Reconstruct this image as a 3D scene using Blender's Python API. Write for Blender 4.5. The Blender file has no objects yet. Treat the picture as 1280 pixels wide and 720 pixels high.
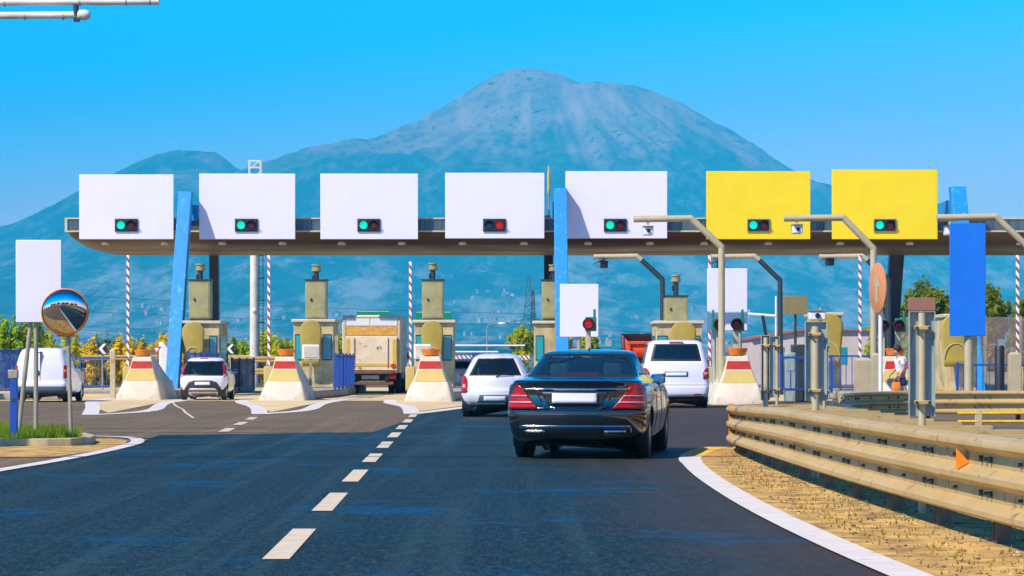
import bpy, bmesh, math, random
import numpy as np
from mathutils import Vector, Matrix
random.seed(7); rng = np.random.default_rng(11)
PI = math.pi
S = bpy.context.scene
C = S.collection

# ------------------------------------------------------------------ camera
F = 3500.0            # focal length in pixels of the 1280 px wide photo
EYE = 1.3
cd = bpy.data.cameras.new('camera'); cam = bpy.data.objects.new('camera', cd); C.objects.link(cam)
cam.location = (0, 0, EYE); cam.rotation_euler = (PI/2, 0, 0)
cd.sensor_width = 36.0; cd.lens = 36.0*F/1280.0
cd.shift_y = (453-360)/1280.0
cd.clip_start = 0.3; cd.clip_end = 60000
S.camera = cam
# ------------------------------------------------------------------ light
SUN_EL, SUN_AZ = math.radians(46), math.radians(48)   # azimuth: behind the viewer, towards the left
sd = Vector((-math.sin(SUN_AZ)*math.cos(SUN_EL), -math.cos(SUN_AZ)*math.cos(SUN_EL), math.sin(SUN_EL)))
ld = bpy.data.lights.new('sun', 'SUN'); ld.energy = 5.0; ld.angle = math.radians(0.5); ld.color = (1.0, 0.87, 0.72)
lo = bpy.data.objects.new('sun', ld); C.objects.link(lo); lo.location = (-20, -30, 40)
lo.rotation_euler = sd.to_track_quat('Z', 'Y').to_euler()
W = bpy.data.worlds.new('World'); S.world = W; W.use_nodes = True
nt = W.node_tree; nt.nodes.clear()
out = nt.nodes.new('ShaderNodeOutputWorld'); bg = nt.nodes.new('ShaderNodeBackground')
sky = nt.nodes.new('ShaderNodeTexSky'); sky.sky_type = 'NISHITA'; sky.sun_disc = False
sky.sun_elevation = SUN_EL; sky.sun_rotation = math.atan2(sd.x, sd.y)
sky.air_density = 1.0; sky.dust_density = 0.3; sky.ozone_density = 2.0
hs = nt.nodes.new('ShaderNodeHueSaturation'); hs.inputs['Saturation'].default_value = 1.35; hs.inputs['Hue'].default_value = 0.485
mx = nt.nodes.new('ShaderNodeMix'); mx.data_type = 'RGBA'; mx.blend_type = 'MULTIPLY'; mx.inputs[0].default_value = 1.0
mx.inputs[7].default_value = (0.02, 1.05, 1.6, 1)
wz = nt.nodes.new('ShaderNodeVectorMath'); wz.operation = 'SCALE'
# dusty band low over the horizon, clear deep blue above
wtc = nt.nodes.new('ShaderNodeTexCoord'); wsp = nt.nodes.new('ShaderNodeSeparateXYZ'); nt.links.new(wtc.outputs['Generated'], wsp.inputs[0])
wmr = nt.nodes.new('ShaderNodeMapRange'); wmr.interpolation_type = 'SMOOTHSTEP'; wmr.inputs[1].default_value = 0.045; wmr.inputs[2].default_value = 0.125; wad = nt.nodes.new('ShaderNodeMath'); wad.operation = 'MULTIPLY_ADD'; wad.inputs[1].default_value = -0.09; nt.links.new(wsp.outputs[0], wad.inputs[0]); nt.links.new(wsp.outputs[2], wad.inputs[2]); nt.links.new(wad.outputs[0], wmr.inputs[0])
wm2 = nt.nodes.new('ShaderNodeMapRange'); wm2.inputs[1].default_value = 0.14; wm2.inputs[2].default_value = 0.45; wm2.inputs[3].default_value = 1.0; wm2.inputs[4].default_value = 0.42
nt.links.new(wsp.outputs[2], wm2.inputs[0]); nt.links.new(wm2.outputs[0], wz.inputs['Scale'])
wmx = nt.nodes.new('ShaderNodeMix'); wmx.data_type = 'RGBA'; wmx.inputs[6].default_value = (1.5, 1.05, 1.5, 1); wmx.inputs[7].default_value = (0.0, 1.08, 2.0, 1)
nt.links.new(wmr.outputs[0], wmx.inputs[0]); nt.links.new(wmx.outputs[2], mx.inputs[7])
nt.links.new(sky.outputs[0], hs.inputs['Color']); nt.links.new(hs.outputs[0], mx.inputs[6]); nt.links.new(mx.outputs[2], wz.inputs[0]); nt.links.new(wz.outputs[0], bg.inputs[0])
bg.inputs[1].default_value = 0.13
nt.links.new(bg.outputs[0], out.inputs[0])
S.view_settings.view_transform = 'Standard'; S.view_settings.look = 'None'
S.view_settings.exposure = 0.47; S.view_settings.gamma = 1.0; S.view_settings.use_curve_mapping = False
S.render.engine = 'CYCLES'
cy = S.cycles; cy.max_bounces = 6; cy.transparent_max_bounces = 12; cy.volume_bounces = 0; cy.glossy_bounces = 3
cy.use_denoising = True; cy.caustics_reflective = False; cy.caustics_refractive = False
cy.sample_clamp_indirect = 6

# ------------------------------------------------------------------ helpers
def P(px, py, Y):
    """photo pixel at depth Y -> x, z in metres"""
    return ((px-640)/F*Y, EYE+(453-py)/F*Y)
def G(px, py):
    Y = EYE*F/(py-453.0); return ((px-640)/F*Y, Y)

def smooth_all(me, ang=40):
    me.shade_smooth() if hasattr(me, 'shade_smooth') else None
    try: me.set_sharp_from_angle(angle=math.radians(ang))
    except Exception: pass

class MB:
    def __init__(s): s.v = []; s.f = []; s.mi = []; s.cur = 0
    def add(s, vs, fs):
        b = len(s.v); s.v += [tuple(p) for p in vs]
        for f in fs: s.f.append(tuple(i+b for i in f)); s.mi.append(s.cur)
        return s
    def box(s, x0, x1, y0, y1, z0, z1, M=None):
        vs = [Vector((x, y, z)) for z in (z0, z1) for y in (y0, y1) for x in (x0, x1)]
        if M is not None: vs = [M @ v for v in vs]
        return s.add(vs, [(0,2,3,1),(4,5,7,6),(0,1,5,4),(2,6,7,3),(0,4,6,2),(1,3,7,5)])
    def cyl(s, p0, p1, r0, r1=None, n=12, caps=True):
        p0 = Vector(p0); p1 = Vector(p1); r1 = r0 if r1 is None else r1
        d = (p1-p0).normalized(); a = d.orthogonal().normalized(); b = d.cross(a)
        vs = []
        for p, r in ((p0, r0), (p1, r1)):
            for i in range(n):
                t = 2*PI*i/n; vs.append(p+a*(r*math.cos(t))+b*(r*math.sin(t)))
        fs = [(i, (i+1) % n, n+(i+1) % n, n+i) for i in range(n)]
        if caps: fs += [tuple(range(n-1, -1, -1)), tuple(range(n, 2*n))]
        return s.add(vs, fs)
    def tube(s, pts, r, n=10):
        pts = [Vector(p) for p in pts]; k = len(pts); vs = []; a = None
        for i, p in enumerate(pts):
            d = (pts[min(i+1, k-1)]-pts[max(i-1, 0)]).normalized()
            if a is None: a = d.orthogonal().normalized()
            a = (a-d*a.dot(d)).normalized(); b = d.cross(a); rr = r[i] if isinstance(r, (list, tuple)) else r
            for j in range(n):
                t = 2*PI*j/n; vs.append(p+a*(rr*math.cos(t))+b*(rr*math.sin(t)))
        fs = [(i*n+j, i*n+(j+1) % n, (i+1)*n+(j+1) % n, (i+1)*n+j) for i in range(k-1) for j in range(n)]
        fs += [tuple(range(n-1, -1, -1)), tuple(range((k-1)*n, k*n))]
        return s.add(vs, fs)
    def lathe(s, prof, c=(0,0,0), axis='Z', n=24, cap=True):
        """prof: list (r, h) along the axis"""
        vs = []; c = Vector(c)
        for r, h in prof:
            for i in range(n):
                t = 2*PI*i/n; a, b = r*math.cos(t), r*math.sin(t)
                q = {'Z': (a, b, h), 'Y': (a, h, b), 'X': (h, a, b)}[axis]
                vs.append(c+Vector(q))
        k = len(prof)
        fs = [(i*n+j, i*n+(j+1) % n, (i+1)*n+(j+1) % n, (i+1)*n+j) for i in range(k-1) for j in range(n)]
        if cap: fs += [tuple(range(n-1, -1, -1)), tuple(range((k-1)*n, k*n))]
        return s.add(vs, fs)
    def prism(s, poly, axis, a, b):
        """poly of 2d points swept along axis from a to b; axis 'X': (y,z) 'Y': (x,z) 'Z': (x,y)"""
        def q(p, t): return {'X': (t, p[0], p[1]), 'Y': (p[0], t, p[1]), 'Z': (p[0], p[1], t)}[axis]
        n = len(poly); vs = [q(p, a) for p in poly]+[q(p, b) for p in poly]
        fs = [(i, (i+1) % n, n+(i+1) % n, n+i) for i in range(n)]+[tuple(range(n-1, -1, -1)), tuple(range(n, 2*n))]
        return s.add(vs, fs)
    def loft(s, rings, cap=True, closed=True):
        n = len(rings[0]); vs = [p for r in rings for p in r]; m = n if closed else n-1
        fs = [(i*n+j, i*n+(j+1) % n, (i+1)*n+(j+1) % n, (i+1)*n+j) for i in range(len(rings)-1) for j in range(m)]
        if cap and closed: fs += [tuple(range(n-1, -1, -1)), tuple(range((len(rings)-1)*n, len(rings)*n))]
        return s.add(vs, fs)
    def build(s, name, mats, parent=None, bevel=0, smooth=True, ang=40, loc=None):
        me = bpy.data.meshes.new(name); me.from_pydata(s.v, [], s.f)
        if not isinstance(mats, (list, tuple)): mats = [mats]
        for m in mats: me.materials.append(m)
        if len(mats) > 1: me.polygons.foreach_set('material_index', s.mi)
        bm = bmesh.new(); bm.from_mesh(me); bmesh.ops.recalc_face_normals(bm, faces=bm.faces); bm.to_mesh(me); bm.free()
        if smooth: smooth_all(me, ang)
        o = bpy.data.objects.new(name, me); C.objects.link(o); o.parent = parent
        if loc: o.location = loc
        if bevel:
            b = o.modifiers.new('bevel', 'BEVEL'); b.width = bevel; b.segments = 2; b.limit_method = 'ANGLE'; b.angle_limit = math.radians(35)
        return o

def tag(o, label, cat, group=None, kind=None):
    if label: o['label'] = label
    if cat: o['category'] = cat
    if group: o['group'] = group
    if kind: o['kind'] = kind
    return o
def thing(name, label, cat, loc=(0,0,0), rz=0, group=None):
    o = bpy.data.objects.new(name, None); C.objects.link(o); o.location = loc; o.rotation_euler = (0, 0, rz)
    o.empty_display_size = 0.3
    return tag(o, label, cat, group)

# ------------------------------------------------------------------ materials
def mat(name, col, rough=0.6, metal=0.0, col2=None, scale=3.0, amt=0.6, bump=0.0, bscale=None, spec=0.5, coat=0.0, detail=5, emit=None, estr=0, stretch=None, lo=0.4, hi=0.62, rvar=0.1, col3=None, c3=(0.6, 0.68), c3scale=None):
    m = bpy.data.materials.new(name); m.use_nodes = True; t = m.node_tree; b = t.nodes['Principled BSDF']
    b.inputs['Metallic'].default_value = metal; b.inputs['Specular IOR Level'].default_value = spec
    b.inputs['Coat Weight'].default_value = coat; b.inputs['Coat Roughness'].default_value = 0.03
    tc = t.nodes.new('ShaderNodeTexCoord'); src = tc.outputs['Object']
    if stretch:
        mp = t.nodes.new('ShaderNodeMapping'); mp.inputs['Scale'].default_value = stretch; t.links.new(src, mp.inputs[0]); src = mp.outputs[0]
    if col2 is None: col2 = tuple(c*0.8 for c in col)
    nz = t.nodes.new('ShaderNodeTexNoise'); nz.inputs['Scale'].default_value = scale; nz.inputs['Detail'].default_value = detail; nz.inputs['Roughness'].default_value = 0.62
    t.links.new(src, nz.inputs['Vector'])
    mr = t.nodes.new('ShaderNodeMapRange'); mr.inputs[1].default_value = lo; mr.inputs[2].default_value = hi; mr.inputs[3].default_value = 0; mr.inputs[4].default_value = amt
    t.links.new(nz.outputs[0], mr.inputs[0])
    mxn = t.nodes.new('ShaderNodeMix'); mxn.data_type = 'RGBA'
    mxn.inputs[6].default_value = (*col, 1); mxn.inputs[7].default_value = (*col2, 1)
    t.links.new(mr.outputs[0], mxn.inputs[0]); c = mxn.outputs[2]
    if col3 is not None:
        n3 = t.nodes.new('ShaderNodeTexNoise'); n3.inputs['Scale'].default_value = c3scale or scale*4; n3.inputs['Detail'].default_value = 6
        t.links.new(src, n3.inputs['Vector'])
        m3 = t.nodes.new('ShaderNodeMapRange'); m3.inputs[1].default_value = c3[0]; m3.inputs[2].default_value = c3[1]; t.links.new(n3.outputs[0], m3.inputs[0])
        x3 = t.nodes.new('ShaderNodeMix'); x3.data_type = 'RGBA'; x3.inputs[7].default_value = (*col3, 1)
        t.links.new(c, x3.inputs[6]); t.links.new(m3.outputs[0], x3.inputs[0]); c = x3.outputs[2]
    t.links.new(c, b.inputs['Base Color'])
    rr = t.nodes.new('ShaderNodeMapRange'); rr.inputs[3].default_value = max(0.02, rough-rvar); rr.inputs[4].default_value = min(1, rough+rvar)
    rr.inputs[1].default_value = 0.35; rr.inputs[2].default_value = 0.65
    t.links.new(nz.outputs[0], rr.inputs[0]); t.links.new(rr.outputs[0], b.inputs['Roughness'])
    if bump:
        bn = t.nodes.new('ShaderNodeTexNoise'); bn.inputs['Scale'].default_value = bscale or scale*8; bn.inputs['Detail'].default_value = 4
        t.links.new(src, bn.inputs['Vector'])
        bp = t.nodes.new('ShaderNodeBump'); bp.inputs['Strength'].default_value = bump; bp.inputs['Distance'].default_value = 0.02
        t.links.new(bn.outputs[0], bp.inputs['Height']); t.links.new(bp.outputs[0], b.inputs['Normal'])
    if emit: b.inputs['Emission Color'].default_value = (*emit, 1); b.inputs['Emission Strength'].default_value = estr
    return m

def glass(name, tint=(0.25, 0.4, 0.42), trans=0.55, rough=0.03):
    m = bpy.data.materials.new(name); m.use_nodes = True; t = m.node_tree; t.nodes.clear()
    o = t.nodes.new('ShaderNodeOutputMaterial'); tr = t.nodes.new('ShaderNodeBsdfTransparent'); tr.inputs[0].default_value = (*tint, 1)
    gl = t.nodes.new('ShaderNodeBsdfGlossy'); gl.inputs['Roughness'].default_value = rough; gl.inputs['Color'].default_value = (0.9, 0.95, 1, 1)
    di = t.nodes.new('ShaderNodeBsdfDiffuse'); di.inputs[0].default_value = (tint[0]*0.08, tint[1]*0.08, tint[2]*0.08, 1)
    m1 = t.nodes.new('ShaderNodeMixShader'); m1.inputs[0].default_value = trans
    t.links.new(di.outputs[0], m1.inputs[1]); t.links.new(tr.outputs[0], m1.inputs[2])
    fr = t.nodes.new('ShaderNodeFresnel'); fr.inputs[0].default_value = 1.5
    nz = t.nodes.new('ShaderNodeTexNoise'); nz.inputs['Scale'].default_value = 6
    ad = t.nodes.new('ShaderNodeMath'); ad.operation = 'MULTIPLY_ADD'; ad.inputs[1].default_value = 0.06; t.links.new(nz.outputs[0], ad.inputs[0]); t.links.new(fr.outputs[0], ad.inputs[2])
    m2 = t.nodes.new('ShaderNodeMixShader'); t.links.new(ad.outputs[0], m2.inputs[0]); t.links.new(m1.outputs[0], m2.inputs[1]); t.links.new(gl.outputs[0], m2.inputs[2])
    t.links.new(m2.outputs[0], o.inputs[0]); return m

M = {}
M['sign_white'] = mat('sign_white', (0.74, 0.72, 0.81), 0.6, spec=0.2, col2=(0.69, 0.67, 0.76), scale=1.2, amt=0.5)
M['sign_yellow'] = mat('sign_yellow', (0.85, 0.64, 0.003), 0.45, col2=(0.80, 0.58, 0.003), scale=1.0, amt=0.6)
M['sign_blue'] = mat('sign_blue', (0.005, 0.17, 0.72), 0.4, col2=(0.005, 0.14, 0.6), scale=1.5)
M['blue_paint'] = mat('blue_paint', (0.001, 0.24, 0.62), 0.5, col2=(0.001, 0.18, 0.5), scale=1.5, col3=(0.03, 0.36, 0.68), c3=(0.60, 0.66), c3scale=2.5, stretch=(3, 3, .8), bump=0.1)
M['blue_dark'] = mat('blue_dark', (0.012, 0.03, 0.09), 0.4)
M['rail_blue'] = mat('rail_blue', (0.01, 0.07, 0.38), 0.42, col2=(0.012, 0.05, 0.25), scale=3)
M['galv'] = mat('galv', (0.40, 0.35, 0.24), 0.55, 0.25, col2=(0.27, 0.24, 0.17), scale=2.5, amt=0.8, bump=0.15)
M['galv_rail'] = mat('galv_rail', (0.53, 0.37, 0.14), 0.5, 0.1, col2=(0.40, 0.27, 0.10), scale=0.9, amt=0.7, bump=0.06, col3=(0.28, 0.17, 0.08), c3=(0.60, 0.72), c3scale=7, detail=8)
M['plate_grey'] = mat('plate_grey', (0.34, 0.42, 0.40), 0.55, 0.1, col2=(0.24, 0.31, 0.30), scale=2.5, stretch=(4, 4, .7), amt=0.8, col3=(0.22, 0.2, 0.13), c3=(0.58, 0.7), c3scale=4)
M['pole_beige'] = mat('pole_beige', (0.52, 0.43, 0.26), 0.5, 0.1, col2=(0.40, 0.33, 0.20), scale=3)
M['grey_pole'] = mat('grey_pole', (0.36, 0.37, 0.34), 0.5, 0.3, col2=(0.25, 0.26, 0.25), scale=3)
M['dark_metal'] = mat('dark_metal', (0.04, 0.055, 0.06), 0.45, 0.3)
M['black'] = mat('black', (0.012, 0.013, 0.015), 0.5)
M['rubber'] = mat('rubber', (0.016, 0.016, 0.017), 0.8, col2=(0.03, 0.028, 0.025), scale=6, bump=0.1)
M['white_paint'] = mat('white_paint', (0.74, 0.72, 0.66), 0.6, col2=(0.5, 0.47, 0.4), scale=1.1, amt=0.8, bump=0.2)
M['concrete'] = mat('concrete', (0.40, 0.36, 0.28), 0.85, col2=(0.28, 0.25, 0.19), scale=1.2, amt=0.9, bump=0.3, col3=(0.16, 0.14, 0.11), c3=(0.62, 0.75))
M['nose_white'] = mat('nose_white', (0.64, 0.58, 0.46), 0.8, col2=(0.50, 0.44, 0.32), scale=1.5, amt=0.8, bump=0.25, col3=(0.22, 0.19, 0.14), c3=(0.66, 0.78), c3scale=4)
M['nose_yellow'] = mat('nose_yellow', (0.56, 0.42, 0.12), 0.75, col2=(0.50, 0.38, 0.13), scale=2, amt=0.8)
M['nose_red'] = mat('nose_red', (0.48, 0.010, 0.004), 0.7, col2=(0.28, 0.012, 0.006), scale=3)
M['orange'] = mat('orange', (0.85, 0.24, 0.015), 0.5, col2=(0.6, 0.14, 0.02), scale=4)
M['booth'] = mat('booth', (0.60, 0.48, 0.24), 0.7, col2=(0.30, 0.25, 0.14), scale=1.5, amt=0.8, bump=0.1, col3=(0.14, 0.11, 0.07), c3=(0.62, 0.74), c3scale=3)
M['booth_edge'] = mat('booth_edge', (0.58, 0.50, 0.34), 0.6, col2=(0.45, 0.38, 0.25), scale=3)
M['shield'] = mat('shield', (0.42, 0.31, 0.045), 0.5, col2=(0.33, 0.24, 0.04), scale=1.2, amt=0.9)
M['cabinet'] = mat('cabinet', (0.36, 0.33, 0.14), 0.5, 0.0, col2=(0.24, 0.22, 0.10), scale=1.6, amt=0.9, col3=(0.3, 0.26, 0.13), c3=(0.6, 0.7), c3scale=3)
M['booth_glass'] = mat('booth_glass', (0.01, 0.36, 0.40), 0.15, col2=(0.01, 0.15, 0.22), scale=1.5, stretch=(6, 6, .5), spec=0.8)
M['red'] = mat('red', (0.6, 0.02, 0.015), 0.4)
M['white'] = mat('white', (0.78, 0.77, 0.76), 0.4, col2=(0.68, 0.67, 0.66))
M['fascia'] = mat('fascia', (0.095, 0.15, 0.17), 0.4, 0.3, col2=(0.06, 0.09, 0.105), scale=1.3, stretch=(5, 1, 0.3), amt=1.0)
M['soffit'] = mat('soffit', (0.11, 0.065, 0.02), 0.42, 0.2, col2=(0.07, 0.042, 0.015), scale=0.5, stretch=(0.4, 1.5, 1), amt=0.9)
M['lamp_glass'] = mat('lamp_glass', (0.7, 0.66, 0.55), 0.3)
M['green_frame'] = mat('green_frame', (0.005, 0.22, 0.13), 0.5)
M['lens_green_on'] = mat('lens_green_on', (0.0, 0.35, 0.25), 0.3, emit=(0.0, 0.75, 0.5), estr=0.75)
M['lens_red_on'] = mat('lens_red_on', (0.22, 0.0, 0.0), 0.3, emit=(1.0, 0.01, 0.01), estr=0.3)
M['lens_red_off'] = mat('lens_red_off', (0.16, 0.006, 0.005), 0.25, col2=(0.08, .005, .005), scale=20)
M['lens_green_off'] = mat('lens_green_off', (0.005, 0.04, 0.06), 0.25)
M['lens_red'] = mat('lens_red', (0.22, 0.003, 0.008), 0.35)
M['motorway_green'] = mat('motorway_green', (0.0, 0.24, 0.12), 0.5)
M['olive'] = mat('olive', (0.24, 0.19, 0.065), 0.6)
M['brown_cap'] = mat('brown_cap', (0.30, 0.14, 0.09), 0.6, col2=(0.22, 0.11, 0.075))
M['bark'] = mat('bark', (0.10, 0.07, 0.045), 0.9, bump=0.5)
M['chrome'] = mat('chrome', (0.75, 0.76, 0.78), 0.12, 1.0)
M['mirror'] = mat('mirror', (0.50, 0.50, 0.50), 0.03, 1.0, rvar=0.01, col2=(0.42, 0.42, 0.42))
M['skin'] = mat('skin', (0.50, 0.26, 0.15), 0.6)
M['hair'] = mat('hair', (0.05, 0.028, 0.018), 0.7)
M['cloth_white'] = mat('cloth_white', (0.72, 0.74, 0.8), 0.9)
M['cloth_navy'] = mat('cloth_navy', (0.012, 0.025, 0.10), 0.9)
M['building'] = mat('building', (0.60, 0.50, 0.44), 0.8, col2=(0.5, 0.42, 0.37), scale=0.6)
M['red_trim'] = mat('red_trim', (0.38, 0.1, 0.06), 0.7)
M['headrest'] = mat('headrest', (0.07, 0.10, 0.12), 0.7)
M['amber'] = mat('amber', (0.85, 0.25, 0.01), 0.35)

def leafmat(name, c1, c2):
    m = mat(name, c1, 0.7, col2=c2, scale=0.9, amt=1.0, lo=0.38, hi=0.62, spec=0.25)
    b = m.node_tree.nodes['Principled BSDF']; t = m.node_tree
    tl = t.nodes.new('ShaderNodeBsdfTranslucent'); tl.inputs[0].default_value = (min(.9, c1[0]*1.2), min(.9, c1[1]*1.2), c1[2]*0.8, 1)
    mxs = t.nodes.new('ShaderNodeMixShader'); mxs.inputs[0].default_value = 0.4
    t.links.new(b.outputs[0], mxs.inputs[1]); t.links.new(tl.outputs[0], mxs.inputs[2]); t.links.new(mxs.outputs[0], t.nodes['Material Output'].inputs[0])
    return m
M['leaf_yellow'] = leafmat('leaf_yellow', (0.90, 0.62, 0.01), (0.60, 0.44, 0.01))
M['leaf_green'] = leafmat('leaf_green', (0.40, 0.52, 0.01), (0.16, 0.28, 0.01))
M['leaf_dark'] = leafmat('leaf_dark', (0.30, 0.34, 0.012), (0.06, 0.11, 0.010))
M['leaf_lime'] = leafmat('leaf_lime', (0.60, 0.58, 0.01), (0.25, 0.36, 0.01))
M['grass'] = leafmat('grass', (0.26, 0.36, 0.012), (0.10, 0.18, 0.01))

# ------------------------------------------------------------------ terrain
def vnoise(x, y, seed=0):
    xi = np.floor(x).astype(int); yi = np.floor(y).astype(int); fx = x-xi; fy = y-yi
    fx = fx*fx*(3-2*fx); fy = fy*fy*(3-2*fy)
    def h(a, b):
        n = (a*374761393+b*668265263+seed*974634777) & 0xffffffff
        n = ((n ^ (n >> 13))*1274126177) & 0xffffffff
        return ((n ^ (n >> 16)) & 0xffff)/65535.0
    return (h(xi, yi)*(1-fx)+h(xi+1, yi)*fx)*(1-fy)+(h(xi, yi+1)*(1-fx)+h(xi+1, yi+1)*fx)*fy
def fbm(x, y, o=5, seed=0):
    a = 0.5; r = 0
    for i in range(o): r = r+a*(vnoise(x, y, seed+i)-0.5)*2; x = x*2.03+7.1; y = y*2.03+3.7; a *= 0.5
    return r
YM = 12000.0
def sil(pts):
    d = np.array([(p[0]-667)/F*YM for p in pts]); z = np.array([(453-p[1])/F*YM for p in pts]); return d, z
cone_r = sil([(667,90),(680,91),(700,97),(722,105),(736,112.5),(752,114.5),(775,113),(792,111.5),(803,112.5),(826,121),(860,138),(900,165),(940,188),(975,208),(1000,222),(1035,238),(1100,268),(1180,300),(1280,330),(1500,378),(2000,428),(3000,452)])
cone_l = sil([(667,90),(660,90),(635,92),(615,99),(590,115),(560,135),(520,157),(480,175),(440,190),(400,197),(350,209),(320,217),(260,240),(180,268),(60,305),(-100,345),(-400,395),(-900,440),(-1500,452)])
cl = (-cone_l[0], cone_l[1])
somma = sil([(-900,440),(-400,370),(-200,330),(0,281),(60,255),(100,235),(140,213),(180,193),(207,184),(240,183),(262,184),(270,190),(285,203),(310,214),(340,222),(400,240),(600,300),(900,400),(1300,452)])
def height(x, y):
    x0 = (667-640)/F*YM; dx = x-x0; dy = y-YM; r = np.hypot(dx, dy)+1e-6
    ang = np.arctan2(dy, dx)
    w = 0.5+0.5*dx/r; w = w*w*(3-2*w)
    rr = r*(1+0.05*fbm(np.cos(ang)*2.2+5, np.sin(ang)*2.2+5, 3, 5)*np.clip(r/1500, 0, 1)*np.abs(np.sin(ang)))
    h = w*np.interp(rr, cone_r[0], cone_r[1])+(1-w)*np.interp(rr, cl[0], cl[1])
    # long radial gullies
    g = fbm(ang*16, r/1400.0, 3, 21)
    h = h+fbm(x/70.0, y/70.0, 3, 55)*9*np.clip((h-200)/500, 0, 1)
    h = h+g*46*np.clip((r-250)/700, 0, 1)*np.clip((3200-r)/1500, 0.15, 1)*np.clip(np.abs(np.sin(ang))*1.5, 0.15, 1)
    sx = somma[0]+x0
    dcs = x-(0); sxh = np.interp(x, sx, somma[1]); dy2 = np.abs(dy-250)
    hs_ = sxh*np.clip(1-(dy2/3400.0), 0, 1)**1.25
    hs_ = np.where(x < x0+200, hs_, 0)
    h = np.maximum(h, hs_)
    n = fbm(x/420.0, y/420.0, 6, 3)*38*np.clip(1-(h-900)/300, 0.25, 1)
    n += fbm(x/1500.0, y/1500.0, 3, 9)*45*np.clip((2500-np.abs(r-4500))/2500, 0, 1)
    h = h+n*np.clip(h/200, 0, 1)
    e = np.clip((y-3000)/2500, 0, 1)
    h = h*e+28*np.clip((y-1800)/1500, 0, 1)*(0.6+0.6*fbm(x/900, y/900, 4, 77))
    return h-6
def grid_mesh(name, xs, ys, m):
    X, Y = np.meshgrid(xs, ys); Z = height(X, Y)
    nx, ny = len(xs), len(ys); co = np.stack([X, Y, Z], -1).reshape(-1, 3).astype(np.float32)
    idx = np.arange(nx*ny).reshape(ny, nx); q = np.stack([idx[:-1,:-1], idx[:-1,1:], idx[1:,1:], idx[1:,:-1]], -1).reshape(-1, 4)
    me = bpy.data.meshes.new(name); me.vertices.add(len(co)); me.vertices.foreach_set('co', co.ravel())
    me.loops.add(q.size); me.loops.foreach_set('vertex_index', q.ravel().astype(np.int32))
    me.polygons.add(len(q)); me.polygons.foreach_set('loop_start', np.arange(0, q.size, 4, dtype=np.int32))
    me.update(calc_edges=True); me.materials.append(m); smooth_all(me, 180)
    o = bpy.data.objects.new(name, me); C.objects.link(o); return o
def mountain_mat():
    m = bpy.data.materials.new('mountain_slopes'); m.use_nodes = True; t = m.node_tree; b = t.nodes['Principled BSDF']; b.inputs['Roughness'].default_value = 0.95
    b.inputs['Specular IOR Level'].default_value = 0.1
    tc = t.nodes.new('ShaderNodeTexCoord'); sp = t.nodes.new('ShaderNodeSeparateXYZ'); t.links.new(tc.outputs['Object'], sp.inputs[0])
    def noise(sc, det=8, rough=0.65, stretch=None):
        n = t.nodes.new('ShaderNodeTexNoise'); n.inputs['Scale'].default_value = sc; n.inputs['Detail'].default_value = det; n.inputs['Roughness'].default_value = rough
        s_ = tc.outputs['Object']
        if stretch:
            mp = t.nodes.new('ShaderNodeMapping'); mp.inputs['Scale'].default_value = stretch; t.links.new(s_, mp.inputs[0]); s_ = mp.outputs[0]
        t.links.new(s_, n.inputs['Vector']); return n.outputs[0]
    def rmp(a, lo, hi, x=0, y=1):
        r = t.nodes.new('ShaderNodeMapRange'); r.inputs[1].default_value = lo; r.inputs[2].default_value = hi; r.inputs[3].default_value = x; r.inputs[4].default_value = y
        t.links.new(a, r.inputs[0]); return r.outputs[0]
    def mix(f, a, bb):
        n = t.nodes.new('ShaderNodeMix'); n.data_type = 'RGBA'; t.links.new(f, n.inputs[0])
        for s_, k in ((a, 6), (bb, 7)):
            if isinstance(s_, tuple): n.inputs[k].default_value = (*s_, 1)
            else: t.links.new(s_, n.inputs[k])
        return n.outputs[2]
    def mth(op, a, bb):
        n = t.nodes.new('ShaderNodeMath'); n.operation = op
        for s_, k in ((a, 0), (bb, 1)):
            if isinstance(s_, (int, float)): n.inputs[k].default_value = s_
            else: t.links.new(s_, n.inputs[k])
        return n.outputs[0]
    wood = mix(rmp(noise(0.010, 8, .65, (1, .25, 1)), 0.4, 0.6), (0.006, 0.035, 0.02), (0.03, 0.10, 0.05))
    fields = mix(rmp(noise(0.004, 10, 0.75, (1, .16, 1.2)), 0.47, 0.60), wood, (0.34, 0.34, 0.30))
    wood = mix(rmp(noise(0.008, 10, 0.75, (1, .25, 1)), 0.50, 0.62), wood, (0.15, 0.18, 0.14))
    ash = mix(rmp(noise(0.004, 8, 0.7), 0.4, 0.62), (0.42, 0.27, 0.21), (0.16, 0.15, 0.14))
    speck = mix(rmp(noise(0.030, 3, 0.6), 0.60, 0.64), ash, (0.01, 0.03, 0.02))
    hh = mth('ADD', sp.outputs[2], rmp(noise(0.0022, 9, 0.72), 0.3, 0.7, -330, 330))
    forest = mix(rmp(sp.outputs[2], 330, 520), fields, wood)
    c = mix(rmp(hh, 760, 960), forest, speck)
    streak = mix(rmp(noise(0.006, 6, 0.7, (1.6, 0.15, 0.35)), 0.50, 0.60), c, (0.52, 0.33, 0.27))
    c = mix(mth('MULTIPLY', rmp(sp.outputs[2], 820, 1000), 0.9), c, streak)
    t.links.new(c, b.inputs['Base Color'])
    return m
xs = np.concatenate([np.linspace(-7500, -2600, 60)[:-1], np.linspace(-2600, 2600, 440), np.linspace(2600, 7500, 60)[1:]])
ys = np.concatenate([np.linspace(1800, 7000, 90)[:-1], np.linspace(7000, 12500, 250), np.linspace(12500, 13700, 20)[1:]])
mt = grid_mesh('mountain', xs, ys, mountain_mat()); tag(mt, None, None, kind='structure')

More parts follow.
